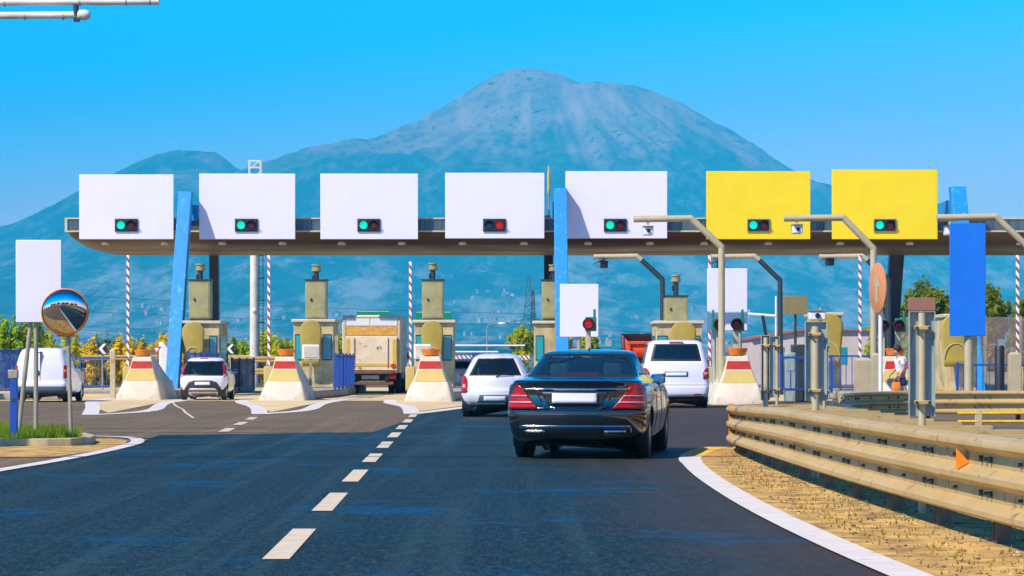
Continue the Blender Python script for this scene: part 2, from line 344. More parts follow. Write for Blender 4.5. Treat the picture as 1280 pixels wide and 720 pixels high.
def sheet(name, poly, z, m, kind='structure', parent=None):
    me = bpy.data.meshes.new(name); me.from_pydata([(x, y, z) for x, y in poly], [], [tuple(range(len(poly)))])
    me.materials.append(m); o = bpy.data.objects.new(name, me); C.objects.link(o); o.parent = parent
    if kind: o['kind'] = kind
    # make the normal point up
    if me.polygons[0].normal.z < 0: me.flip_normals()
    return o
def strip(pts, widths, z, mb):
    """flat ribbon along pts"""
    n = len(pts); L = []; R = []
    for i, p in enumerate(pts):
        a = Vector(pts[max(i-1, 0)]); b = Vector(pts[min(i+1, n-1)]); d = (b-a).normalized(); nn = Vector((-d.y, d.x))
        w = widths[i] if isinstance(widths, (list, tuple)) else widths
        L.append((p[0]+nn.x*w/2, p[1]+nn.y*w/2, z)); R.append((p[0]-nn.x*w/2, p[1]-nn.y*w/2, z))
    mb.add(L+R, [(i, i+1, n+i+1, n+i) for i in range(n-1)])
def catmull(pts, k=6):
    pts = [Vector(p) for p in pts]; o = []
    for i in range(len(pts)-1):
        p0 = pts[max(i-1, 0)]; p1 = pts[i]; p2 = pts[i+1]; p3 = pts[min(i+2, len(pts)-1)]
        for j in range(k):
            t = j/k; o.append(0.5*((2*p1)+(p2-p0)*t+(2*p0-5*p1+4*p2-p3)*t*t+(3*p1-p0-3*p2+p3)*t*t*t))
    o.append(pts[-1]); return o

M['earth'] = mat('earth', (0.24, 0.20, 0.10), 0.95, col2=(0.13, 0.14, 0.05), scale=0.05, amt=1, bump=0.3)
M['verge'] = mat('verge', (0.62, 0.38, 0.10), 0.95, col2=(0.22, 0.13, 0.04), scale=2.4, amt=0.9, bump=0.8, bscale=22, col3=(0.07, 0.055, 0.03), c3=(0.61, 0.66), c3scale=8, detail=10)

def asphalt(name, base, alt, light, patch, dust=None, rough=0.55, spec=0.15):
    m = bpy.data.materials.new(name); m.use_nodes = True; t = m.node_tree; b = t.nodes['Principled BSDF']; b.inputs['Specular IOR Level'].default_value = spec
    tc = t.nodes.new('ShaderNodeTexCoord'); src = tc.outputs['Object']
    def noise(sc, det=6, rough=0.6, stretch=None):
        n = t.nodes.new('ShaderNodeTexNoise'); n.inputs['Scale'].default_value = sc; n.inputs['Detail'].default_value = det; n.inputs['Roughness'].default_value = rough
        s_ = src
        if stretch:
            mp = t.nodes.new('ShaderNodeMapping'); mp.inputs['Scale'].default_value = stretch; t.links.new(s_, mp.inputs[0]); s_ = mp.outputs[0]
        t.links.new(s_, n.inputs['Vector']); return n.outputs[0]
    def rmp(a, lo, hi, x=0, y=1):
        r = t.nodes.new('ShaderNodeMapRange'); r.inputs[1].default_value = lo; r.inputs[2].default_value = hi; r.inputs[3].default_value = x; r.inputs[4].default_value = y
        t.links.new(a, r.inputs[0]); return r.outputs[0]
    def mix(f, a, bb):
        n = t.nodes.new('ShaderNodeMix'); n.data_type = 'RGBA'; t.links.new(f, n.inputs[0])
        for s_, k in ((a, 6), (bb, 7)):
            if isinstance(s_, tuple): n.inputs[k].default_value = (*s_, 1)
            else: t.links.new(s_, n.inputs[k])
        return n.outputs[2]
    c = mix(rmp(noise(0.35, 7, 0.6), 0.38, 0.62), base, alt)
    c = mix(rmp(noise(1.0, 6, 0.65, (0.9, 0.14, 1)), 0.45, 0.68, 0, 0.6), c, alt)
    c = mix(rmp(noise(1.0, 5, 0.6, (2.2, 0.035, 1)), 0.50, 0.70, 0, 0.35), c, light)
    c = mix(rmp(noise(55, 3, 0.75, (1, 0.45, 1)), 0.50, 0.66, 0, 0.8), c, light)
    c = mix(rmp(noise(16, 5, 0.85, (1, .28, 1)), 0.50, 0.64, 0, 0.55), c, light)
    c = mix(rmp(noise(13, 5, 0.85, (1, .28, 1)), 0.52, 0.66, 0, 0.6), c, (0.002, 0.004, 0.006))
    smooth_sky = rmp(noise(0.55, 7, 0.72, (0.8, 0.5, 1)), 0.55, 0.66)
    c = mix(smooth_sky, c, patch)  # smoother patches; for the new asphalt, blue sky reflection goes into the colour
    if dust:
        sp = t.nodes.new('ShaderNodeSeparateXYZ'); t.links.new(src, sp.inputs[0])
        nn = t.nodes.new('ShaderNodeMath'); nn.operation = 'ADD'; t.links.new(sp.outputs[0], nn.inputs[0]); t.links.new(rmp(noise(0.6, 6), 0.3, 0.7, -0.6, 0.6), nn.inputs[1])
        c = mix(rmp(nn.outputs[0], dust[1], dust[2], 0, 0.85), c, dust[0])
    t.links.new(c, b.inputs['Base Color'])
    t.links.new(rmp(smooth_sky, 0, 1, rough, rough-0.14), b.inputs['Roughness'])
    bp = t.nodes.new('ShaderNodeBump'); bp.inputs['Strength'].default_value = 0.35; bp.inputs['Distance'].default_value = 0.01
    t.links.new(noise(70, 3, 0.7), bp.inputs['Height']); t.links.new(bp.outputs[0], b.inputs['Normal'])
    return m
M['asphalt_old'] = asphalt('asphalt_old', (0.13, 0.095, 0.055), (0.085, 0.066, 0.045), (0.32, 0.22, 0.11), (0.11, 0.085, 0.06), rough=0.75)
M['asphalt_new'] = asphalt('asphalt_new', (0.002, 0.010, 0.014), (0.001, 0.005, 0.008), (0.05, 0.10, 0.11), (0.002, 0.040, 0.09), dust=((0.060, 0.034, 0.018), 0.6, 2.6), rough=0.6)
M['slab'] = mat('slab', (0.66, 0.50, 0.26), 0.85, col2=(0.48, 0.36, 0.19), scale=0.35, amt=0.9, bump=0.2, stretch=(0.5, 0.15, 1))
M['line'] = mat('line', (0.64, 0.61, 0.60), 0.75, col2=(0.56, 0.51, 0.47), scale=2.2, amt=0.8, col3=(0.12, 0.10, 0.08), c3=(0.66, 0.74), c3scale=5, detail=10)
M['line_warm'] = mat('line_warm', (0.62, 0.52, 0.38), 0.75, col2=(0.50, 0.42, 0.31), scale=4, amt=0.8, col3=(0.09, 0.08, 0.07), c3=(0.64, 0.72), c3scale=14, detail=8)
M['line_yellow'] = mat('line_yellow', (0.85, 0.50, 0.02), 0.75, col2=(0.65, 0.36, 0.03), scale=4, amt=0.9)

sheet('ground', [(-8000, -250), (8000, -250), (8000, 13800), (-8000, 13800)], -0.02, M['earth'])
sheet('road', [(-60, -240), (60, -240), (40, 95), (-32, 95)], 0.0, M['asphalt_old'])
sheet('road', [(-32, 95), (40, 95), (40, 145), (-32, 145)], 0.0, M['slab'])
sheet('road', [(-32, 145), (40, 145), (40, 700), (-32, 700)], 0.0, M['asphalt_old'])
sheet('road_resurfaced', [(-6.3, 50), (-5.95, 44), (-5.9, 38), (-6.1, 32), (-6.3, 20), (-6.5, -20), (2.6, -20), (2.35, 17), (2.15, 24), (2.15, 31), (2.4, 38), (3.0, 43), (7, 44.5), (9, 60), (8, 78), (5.6, 84), (4.6, 90), (1.5, 92.5), (-.3, 92), (-1.2, 86), (-2.3, 71), (-2.35, 62), (-2.6, 52.0)], 0.004, M['asphalt_new'])
# right-hand shoulder: dry dusty verge under the guardrail
sheet('verge', [(2.5, -20), (2.5, 17), (2.3, 24), (2.26, 31), (2.5, 37.8), (2.75, 40.5), (3.4, 42.8), (5.4, 46), (5.4, -20)], 0.012, M['verge'])
# painted markings
mb = MB(); k = 0; y = 12.4
while y < 69:
    f = lambda yy: -1.58-0.0172*(yy-20)
    strip([(f(y), y), (f(y+3.35), y+3.35)], 0.18, 0.010, mb); y += 5.98
for y in (52.2, 57.9, 63.2):
    g = lambda yy: -5.45-0.05*(yy-53.5)
    strip([(g(y), y), (g(y+2.8), y+2.8)], 0.2, 0.010, mb)
mb.build('lane_dashes', M['line_warm'], smooth=False)['kind'] = 'structure'
mb = MB()
strip(catmull([(3.15, 42.6, 0), (2.8, 41.0, 0), (2.48, 38.6, 0)], 5), 0.36, 0.016, mb)
mb.build('yellow_line', M['line_yellow'], smooth=False)['kind'] = 'structure'
mb = MB()
strip(catmull([(2.48, 38.6, 0), (2.33, 36.5, 0), (2.2, 31, 0), (2.2, 24, 0), (2.4, 17, 0), (2.9, 8, 0), (3.3, 0, 0)], 6), [0.30]*7+[0.27]*40, 0.016, mb)
strip(catmull([(-7.4, 49.2, 0), (-6.6, 48.2, 0), (-6.1, 45.6, 0), (-5.95, 42, 0), (-6.0, 37, 0), (-6.2, 32, 0), (-6.4, 22, 0), (-6.6, 8, 0)], 6), 0.22, 0.012, mb)
mb.build('edge_line', M['line'], smooth=False)['kind'] = 'structure'
NOSES = [(-12.9, 97.0), (-7.75, 95.0), (-2.70, 92.0), (2.25, 90.5), (7.0, 86.0), (12.3, 89.0)]
TIPS = [(-10.4, 69), (-6.3, 70), (-2.52, 70.5), (2.3, 70), None, None]
mb = MB()
for (nx, ny), tp in zip(NOSES, TIPS):
    if tp is None: continue
    tx, ty = tp
    strip(catmull([(nx-1.5, ny+5, 0), (nx-1.15, ny-3, 0), (nx*.45+tx*.55-.45, ty+11, 0), (tx, ty, 0)], 5), 0.42, 0.010, mb)
    strip(catmull([(tx, ty, 0), (tx+0.7, ty+6, 0), (nx+1.75, ny-6, 0), (nx+2.1, ny+8, 0)], 5), 0.42, 0.0105, mb)
mb.build('island_outline', M['line'], smooth=False)['kind'] = 'structure'
for (nx, ny), tp in zip(NOSES, TIPS):
    if tp is None: continue
    sheet('painted_island', [(tp[0]+0.02, tp[1]+3), (nx+1.5, ny-5.5), (nx+1.9, ny+7), (nx-1.4, ny+4.5), (nx-1.05, ny-3.5), (nx*.45+tp[0]*.55-.35, tp[1]+11)], 0.006, M['slab'])
mb = MB(); pts = [G(216, 503), G(222, 508), (G(228, 512)), G(234, 516), G(242, 523)]
strip([(p[0]+random.uniform(-.05, .05), p[1]) for p in pts], 0.07, 0.009, mb)
mb.build('sealed_crack', M['line_warm'], smooth=False)['kind'] = 'structure'

# air between the viewer and the volcano
mb = MB(); mb.box(-8200, 8200, -300, 13900, -8, 1310)
hz = mb.build('haze', [], smooth=False); hz['kind'] = 'stuff'
hm = bpy.data.materials.new('haze_air'); hm.use_nodes = True; t = hm.node_tree; t.nodes.clear()
o_ = t.nodes.new('ShaderNodeOutputMaterial'); v_ = t.nodes.new('ShaderNodeVolumePrincipled')
v_.inputs['Color'].default_value = (0.03, 0.63, 1.0, 1); v_.inputs['Density'].default_value = 1.35e-4; v_.inputs['Anisotropy'].default_value = -0.3
t.links.new(v_.outputs[0], o_.inputs['Volume']); hz.data.materials.append(hm)
# ------------------------------------------------------------------ toll canopy
YG = 114.0
def canopy():
    x0, x1 = P(81, 0, YG)[0], 24.0
    zt, zb = P(0, 272, YG)[1], P(0, 290, YG)[1]
    t = thing('toll_canopy', 'long grey and brown toll plaza canopy on blue leaning columns above all lanes', 'canopy', (0, YG, 0))
    D = 9.5
    mb = MB(); mb.box(x0+.12, x1, 0.04, 0.5, zb+.06, zt-.06); mb.cur = 1; x = x0+.9
    while x < x1: mb.box(x, x+.03, 0.02, 0.041, zb+.07, zt-.07); x += 1.25
    mb.cur = 0
    mb.box(x0+.04, x0+.5, 0.52, D-.52, zb+.06, zt-.06)
    mb.build('fascia', [M['fascia'], M['dark_metal']], t, smooth=False)
    # belly of the roof, curved up to the rims
    nx, ny = 90, 20; vs = []
    for i in range(nx+1):
        u = i/nx; u = u**1.8
        x = x0+0.14+(x1-x0-.14)*u
        eu = min(1, (x-x0)/1.7); fx = (1-(1-eu)**2.2)**0.55
        for j in range(ny+1):
            v = 2*j/ny-1; fy = (1-abs(v)**3.2)**0.6
            vs.append((x, 0.03+(D-.06)*j/ny, zb-0.72*fx*fy))
    mb = MB(); mb.add(vs, [(i*(ny+1)+j, (i+1)*(ny+1)+j, (i+1)*(ny+1)+j+1, i*(ny+1)+j+1) for i in range(nx) for j in range(ny)])
    mb.build('soffit', M['soffit'], t)
    mb = MB(); mb.box(x0, x1, 0.0, D, zt-.06, zt); mb.build('roof', M['booth_edge'], t, smooth=False)
    mb = MB(); mb.box(x0, x1, -.03, 0.03, zb, zb+.06); mb.box(x0, x0+.1, -.02, .035, zb+.06, zt-.06); mb.build('trim', M['booth_edge'], t, smooth=False)
    for px in (132, 206, 278, 353, 427, 502, 578, 655, 735, 812, 880, 960, 1050, 1137, 1215, 1275):
        X = P(px, 0, YG+.8)[0]; mb = MB(); mb.lathe([(0.14, 0), (0.17, 0.03), (0.17, 0.12)], (0, 0, 0), n=14)
        zz = zb-0.72*(1-abs(2*.8/D-1)**3.2)**0.6
        mb.build('soffit_lamp', M['lamp_glass'], t, loc=(X, .8, zz-.05))
    # rooftop mast next to the middle column
    for (pt, pb, Yt, Yb, wt, wb, ra, rb) in (((235, 241), (220, 449), YG-1.2, 108.8, .52, .52, 267.5, 269), ((700, 237), (701, 449), YG-1.2, 108.8, .52, .52, 685.5, 686), ((1193, 235), (1216, 470), YG-1.2, 108.8, .60, .62, 1124, 1109)):
        c = bpy.data.objects.new('column', None); C.objects.link(c); c.parent = t
        Xt, Zt = P(pt[0], pt[1], YG); Xb = Xt*1.0
        def beam(name, ya, za, yb, zb_, w, d, m, ox=0):
            mb = MB(); r = []
            for yy, zz in ((yb, zb_), (ya, za)):
                r.append([(Xt+ox-w/2, yy-YG-d/2, zz), (Xt+ox+w/2, yy-YG-d/2, zz), (Xt+ox+w/2, yy-YG+d/2, zz), (Xt+ox-w/2, yy-YG+d/2, zz)])
            mb.loft(r); return mb.build(name, m, c, bevel=.02)
        beam('front_strut', 113.3, Zt, 108.6, 0.1, wt, .7, M['blue_paint'])
        q0, q1 = P(ra, 0, 122.6)[0], P(rb, 0, 125.5)[0]; wr = .40 if ra < 1000 else .62
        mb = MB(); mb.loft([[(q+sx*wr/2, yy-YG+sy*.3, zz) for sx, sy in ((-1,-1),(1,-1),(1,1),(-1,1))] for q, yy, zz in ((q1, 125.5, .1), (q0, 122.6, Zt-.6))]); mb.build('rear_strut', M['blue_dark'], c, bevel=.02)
        mb = MB(); mb.box(Xt-.3, Xt+.42, -.1, 5.8, Zt-1.15, Zt-.5); mb.build('hanger', M['blue_paint'], c, bevel=.02)
        mb = MB(); mb.box(Xt-.5, Xt+.5, -5.9, -4.9, .0, .14); mb.build('foot_plate', M['concrete'], c, bevel=.02)
        mb = MB()
        for q in (-.18, .18):
            for s in range(4): mb.cyl((Xt+q, -.72-.42*s, Zt-.5-s*.72), (Xt+q, -1.17-.42*s, Zt-.5-s*.72), .035, n=6)
        mb.build('bolts', M['dark_metal'], c)
    return t
canopy()

def signal(parent, x, z, y, on, frame):
    """two-lens lane signal let into the board"""
    mb = MB(); mb.box(x-.42, x+.42, y-.09, y-.002, z-.22, z+.22); fr = mb.build('signal_box', M['black'], parent, bevel=.015)
    mb = MB(); mb.box(x-.46, x+.46, y-.06, y-.004, z+.225, z+.26); mb.box(x-.46, x+.46, y-.06, y-.004, z-.26, z-.225); mb.box(x-.46, x-.425, y-.06, y-.004, z-.225, z+.225); mb.box(x+.425, x+.46, y-.06, y-.004, z-.225, z+.225)
    mb.build('signal_frame', frame, parent, smooth=False)
    for s, nm, col in ((-1, 'green_lens', 'lens_green_on' if on == 'g' else 'lens_green_off'), (1, 'red_lens', 'lens_red_on' if on == 'r' else 'lens_red_off')):
        mb = MB(); mb.lathe([(0.165, 0), (0.16, -.02), (0.11, -.045), (0.03, -.055)], (x+s*.21, y-.092, z), 'Y', 20); mb.build(nm, M[col], fr)
        mb = MB(); r = []
        for k in range(13):
            a = PI*(-.05+1.1*k/12); r.append(a)
        n = len(r); vs = [(x+s*.21+.18*math.cos(a), y-.09, z+.18*math.sin(a)) for a in r]+[(x+s*.21+.18*math.cos(a), y-.2-.06*math.sin(a), z+.18*math.sin(a)) for a in r]
        mb.add(vs, [(i, i+1, n+i+1, n+i) for i in range(n-1)]); mb.build('visor', M['black'], fr)
def lane_sign(x0, x1, y0, y1, m, on, label, sx, dim=None):
    Y = YG-.55; X0, Z1 = P(x0, y0, Y); X1, Z0 = P(x1, y1, Y)
    t = thing('lane_sign', label, 'sign', ((X0+X1)/2, Y, Z0), group='lane signs along the toll canopy')
    w = (X1-X0)/2; h = Z1-Z0
    mb = MB(); mb.box(-w, w, 0, .10, 0, h); mb.build('panel', m, t, bevel=.012)
    mb = MB()
    for q in (-.6*w, .6*w): mb.box(q-.05, q+.05, .102, .5, .3, .42); mb.box(q-.05, q+.05, .102, .16, .1, h-.1)
    mb.box(-w*.9, w*.9, .102, .15, h*.8, h*.8+.08)
    mb.build('bracket', M['dark_metal'], t, smooth=False)
    signal(t, P(sx, 0, Y)[0]-(X0+X1)/2, P(0, 281.5, Y)[1]-Z0, 0, on, M['galv'] if m == M['sign_yellow'] else M['dark_metal'])
lane_sign(99, 217, 218, 299, M['sign_white'], 'g', 'blank white lane sign with red and dim green lamps, leftmost on the toll canopy', 158)
lane_sign(249, 369, 217, 299, M['sign_white'], 'g', 'blank white lane sign just right of the left blue column', 308)
lane_sign(400.5, 522.5, 217, 299, M['sign_white'], 'g', 'blank white lane sign on the canopy straight above the rusty box truck', 461)
lane_sign(556.5, 680.5, 216, 298, M['sign_white'], 'r', 'blank white lane sign whose red lamp is lit, left of the middle column', 618)
lane_sign(707, 834, 214, 298, M['sign_white'], 'g', 'blank white lane sign just right of the middle blue column', 769)
lane_sign(883, 1013, 214, 299, M['sign_yellow'], 'g', 'blank yellow lane sign nearer the middle, left one of the two', 948)
lane_sign(1040, 1172, 212, 299, M['sign_yellow'], 'g', 'blank yellow lane sign at the right, beside the right blue column', 1106)

# slim loudspeaker aerial on the roof
X, Z = P(686, 268, YG+.5); t = thing('roof_beacon', 'slim yellow beacon on a thin rod on the roof beside the middle column', 'beacon', (X, YG+.5, Z-.3))
mb = MB(); mb.cyl((0, 0, 0), (0, 0, 1.1), .025); mb.build('rod', M['grey_pole'], t)
mb = MB(); mb.lathe([(0.02, 1.05), (.05, 1.1), (.07, 1.35), (.055, 1.55), (.07, 1.75), (.06, 1.95), (.03, 2.2), (.01, 2.3)]); mb.build('lamp_housing', M['nose_yellow'], t)

# ------------------------------------------------------------------ toll islands with their crash noses
def rings(data):
    """data: list of (x0,x1,y0,y1,z,c) rounded rectangles"""
    R = []
    for x0, x1, y0, y1, z, c in data:
        r = []
        for cx, cy, a0 in ((x1-c, y0+c, -90), (x1-c, y1-c, 0), (x0+c, y1-c, 90), (x0+c, y0+c, 180)):
            for k in range(5):
                a = math.radians(a0+90*k/4); r.append((cx+c*math.cos(a), cy+c*math.sin(a), z))
        R.append(r)
    return R
def island(nx, ny, label, panel=True, full=True, bowl_x=0.0, pox=0.0):
    t = thing('toll_island', label, 'toll island', (nx, ny, 0), group='toll islands between the lanes')
    # bulging base, then a steep wedge whose back runs down along the island
    mb = MB()
    mb.loft(rings([(-.84, .76, 0, 4.6, 0.0, .12), (-.83, .75, .01, 4.6, .10, .12), (-.74, .68, .10, 4.55, .34, .10), (-.62, .60, .24, 4.5, .61, .08), (-.59, .58, .29, 4.45, .66, .06)]))
    mb.build('crash_base', M['nose_white'], t, bevel=0, ang=28)
    mb = MB()
    mb.loft(rings([(-.57, .56, .31, 4.2, .655, .06), (-.43, .42, .50, 3.0, 1.06, .05), (-.36, .35, .62, 2.1, 1.36, .05), (-.33, .32, .68, 1.7, 1.50, .05)]))
    mb.build('crash_nose', M['nose_white'], t)
    def band(z0, z1, name, m):
        def at(z):
            k = (z-.655)/(1.06-.655) if z < 1.06 else (z-1.06)/(.30)
            a, b = ((-.57, .56, .31), (-.43, .42, .50)) if z < 1.06 else ((-.43, .42, .50), (-.36, .35, .62))
            return [a[i]+(b[i]-a[i])*k for i in range(3)]
        a = at(z0); b = at(z1); mb = MB()
        mb.add([(a[0]+.03, a[2]-.012, z0), (a[1]-.03, a[2]-.012, z0), (b[1]-.03, b[2]-.012, z1), (b[0]+.03, b[2]-.012, z1),
                (a[0]+.03, a[2]+.03, z0), (a[1]-.03, a[2]+.03, z0), (b[1]-.03, b[2]+.03, z1), (b[0]+.03, b[2]+.03, z1)],
               [(0,1,2,3), (4,5,6,7), (0,1,5,4), (2,3,7,6), (0,3,7,4), (1,2,6,5)])
        mb.build(name, m, t, smooth=False)
    band(.67, 1.05, 'yellow_band', M['nose_yellow']); band(1.09, 1.34, 'red_band', M['nose_red'])
    mb = MB(); mb.lathe([(.16, 1.50), (.25, 1.54), (.30, 1.66), (.325, 1.74), (.29, 1.75), (.2, 1.73)], (bowl_x, .95, 0), n=20); mb.build('beacon_bowl', M['orange'], t)
    # kerbed island body widening to the booth
    mb = MB()
    prof = [(-.70, 4.0), (-1.0, 8), (-1.1, 14), (-1.1, 30), (1.25, 30), (1.25, 14), (1.10, 8), (.66, 4.0)]
    mb.prism(prof, 'Z', 0, .30); mb.build('kerb', M['concrete'], t, bevel=.06)
    if panel:
        mb = MB(); mb.box(.42+pox, 1.0+pox, 2.9, 3.05, 1.42, 1.92); pn = mb.build('panel_box', M['white'], t, bevel=.02)
        mb = MB(); mb.box(.48+pox, .94+pox, 2.88, 2.899, 1.48, 1.86); mb.build('screen', M['nose_white'], pn, smooth=False)
        mb = MB(); mb.box(.65+pox, .75+pox, 2.93, 3.03, .5, 1.415); mb.build('panel_post', M['galv'], t)
    return t
names = ['white crash-nosed toll island furthest left, behind the round mirror', 'toll island between the small white hatchback and the rusty box truck',
         'toll island between the rusty box truck and the silver hatchback', 'toll island mostly hidden behind the black sedan under the blank white sign',
         'toll island right of the white passenger van, under two traffic lights', 'toll island where the walking person is, behind the guardrail']
for i, (nx, ny) in enumerate(NOSES): island(nx, ny, names[i], panel=i in (1, 2), pox=-1.05 if i == 2 else 0)

def railing(x0, y0, x1, y1, h, label, m='rail_blue', z=.3, step=.16, group='blue railings around the plaza', solid=False):
    t = thing('railing', label, 'railing', (x0, y0, z), math.atan2(y1-y0, x1-x0), group)
    L = math.hypot(x1-x0, y1-y0)
    mb = MB(); mb.box(0, L, -.025, .025, h-.06, h); mb.build('top_rail', M[m], t, smooth=False)
    mb = MB(); mb.box(0, L, -.02, .02, .10, .15); mb.build('bottom_rail', M[m], t, smooth=False)
    n = max(1, round(L/1.8))
    for i in range(n+1):
        mb = MB(); mb.box(-.04, .04, -.04, .04, 0, h+.05); mb.build('post', M[m], t, smooth=False, loc=(i*L/n, 0, 0))
    mb = MB(); k = int(L/step)
    for i in range(1, k): xx = i*L/k; mb.box(xx-.014, xx+.014, -.012, .012, .15, h-.06)
    mb.build('bars', M[m], t, smooth=False)
    return t
# railings beside the islands
railing(-11.6, 100.5, -11.5, 113, 1.35, 'short blue railing between the left crash nose and the left blue column', step=.3)
railing(-6.35, 100.5, -6.2, 109.5, 1.3, 'solid looking blue railing beside the second crash nose')
railing(-1.35, 97.5, -1.25, 108, 1.3, 'blue railing behind the third crash nose, left of the silver hatchback', step=.25)
railing(9.3, 97, 12.4, 97, 1.25, 'blue railing left of the walking person, before the pale wall', step=.2)
railing(14.0, 88, 19.8, 88, 1.15, 'blue railing under the blue sign at the right', z=.1, step=.2)
railing(8.7, 92, 10.5, 92, 1.2, 'short dark blue railing right of the traffic-light island', step=.22)

# ------------------------------------------------------------------ booths
def booth(x0, x1, ztop, label, arch=(.28, .75), Y=110.0, cab=True, cabx=(.2, .75), chim=True, leftglass=True, rightglass=True, ct=350, cb=398, chy=329):
    X0 = P(x0, 0, Y)[0]; X1 = P(x1, 0, Y)[0]; w = X1-X0; zt = P(0, ztop, Y)[1]
    t = thing('toll_booth', label, 'toll booth', (X0, Y, .30), group='beige toll booths'); H = zt-.30
    mb = MB(); mb.box(0, w, 0, 3.2, 0, H); wl = mb.build('wall', M['booth'], t, bevel=.03)
    mb = MB(); mb.box(-.08, w+.08, -.12, 3.35, H+.003, H+.13); mb.build('roof', M['booth_edge'], t, bevel=.03)
    for s, on in ((0, leftglass), (1, rightglass)):
        if not on: continue
        a, b = (.05, .25*w) if s == 0 else (w*.72, w-.08)
        mb = MB(); mb.box(a, b, -.02, -.003, H*.42, H*.82); fr = mb.build('window_frame', M['dark_metal'], wl, smooth=False)
        mb = MB(); mb.box(a+.03, b-.03, -.03, -.0205, H*.44, H*.80); mb.build('pane', M['booth_glass'], fr, smooth=False)
        xs_ = -.02 if s == 0 else w+.002
        mb = MB(); mb.box(xs_, xs_+.018, .4, 2.6, H*.42, H*.82); mb.build('window', M['booth_glass'], wl, smooth=False)
    # amber deflector shell: tall arched plate, bowed towards the traffic
    a0, a1 = arch[0]*w, arch[1]*w; cx = (a0+a1)/2; r = (a1-a0)/2; zb_, zs, zt_ = .85, H-.32, H+.10; NN = 12; rr_ = []
    for k in range(17):
        v = k/16; v = v**.75; z = zb_+(zt_-zb_)*v
        half = r*(.80+.20*min(1, v/.7)) if z < zs else r*math.sqrt(max(0, 1-min(1, (z-zs)/(zt_-zs+.001))**2.0))
        rr_.append([(cx+half*(2*q/NN-1), -.42-.05*(1-(half*(2*q/NN-1)/r)**2), z) for q in range(NN+1)])
    mb = MB(); mb.loft(rr_, cap=False, closed=False); sh = mb.build('shield', M['shield'], t)
    so = sh.modifiers.new('solid', 'SOLIDIFY'); so.thickness = .03
    mb = MB(); pts = [(cx+r*.82*math.cos(a), -.49, 1.15+r*1.0*math.sin(a)) for a in np.linspace(0, PI, 13)]; mb.tube(pts, .016, 6); mb.build('shield_rim', M['booth_edge'], t)
    if cab:
        cx0, cx1 = cabx[0]*w, cabx[1]*w; zc0 = P(0, cb, Y)[1]-.3; zc1 = P(0, ct, Y)[1]-.3
        mb = MB(); mb.box(cx0, cx1, .3, 1.3, zc0, zc1); c = mb.build('cabinet', M['cabinet'], t, bevel=.02)
        mb = MB(); mb.box(cx0+.05, cx1-.05, .283, .299, zc0+.06, zc1-.08); mb.build('door', M['cabinet'], c, bevel=.008)
        mb = MB(); mb.box(cx0+.2, cx0+.26, .24, .282, (zc0+zc1)/2-.06, (zc0+zc1)/2+.04); mb.build('handle', M['black'], c)
        mb = MB(); mb.box(cx0+.05, cx1-.05, .32, 1.28, H+.135, zc0-.005); mb.build('cabinet_base', M['dark_metal'], t)
        mb = MB(); mb.box(cx0-.05, cx1+.05, .25, 1.35, zc1+.003, zc1+.04); mb.build('cabinet_lid', M['dark_metal'], t)
        if chim:
            q = cx0+(cx1-cx0)*.5; zz = P(0, chy, Y)[1]-.3
            mb = MB(); mb.cyl((q, .7, zc1+.04), (q, .7, zz-.28), .10, n=14); ch = mb.build('vent_pipe', M['dark_metal'], t)
            mb = MB(); mb.lathe([(.12, zz-.30), (.19, zz-.26), (.19, zz-.18), (.16, zz-.17), (.16, zz-.06), (.20, zz-.05), (.20, zz)], (q, .7, 0), n=18); mb.build('vent_cap', M['cabinet'], ch)
            mb = MB(); mb.box(q-.16, q-.10, .6, .7, zz-.62, zz-.42); mb.build('clamp', M['dark_metal'], ch)
    return t
booth(229, 274, 405, 'beige toll booth behind the left blue column, with an amber shield', arch=(.0, .62), cabx=(.13, .72), cab=True, leftglass=False)
booth(367, 417, 403, 'beige toll booth left of the rusty box truck', arch=(.18, .72), cabx=(.28, .80), chy=330)
booth(518, 567, 404, 'beige toll booth right of the rusty box truck', arch=(.18, .74), cabx=(.19, .73), chy=328)
booth(668, 716, 405, 'beige toll booth behind the middle blue column', arch=(.5, .9), cabx=(.2, .8), Y=113.5, rightglass=False, chy=330)
booth(820, 878, 405, 'beige toll booth behind the white passenger van', arch=(.3, .85), cabx=(.2, .7), Y=109, ct=370, cb=402, chy=343)
booth(1020, 1052, 395, 'narrow toll booth whose amber shield shows behind the second grey delineator', arch=(-.4, 1.0), cab=False, Y=100, leftglass=False, rightglass=False)
booth(1182, 1222, 397, 'toll booth with an amber shield behind the blue sign', arch=(-.2, .72), cab=False, Y=97, leftglass=False, rightglass=False)

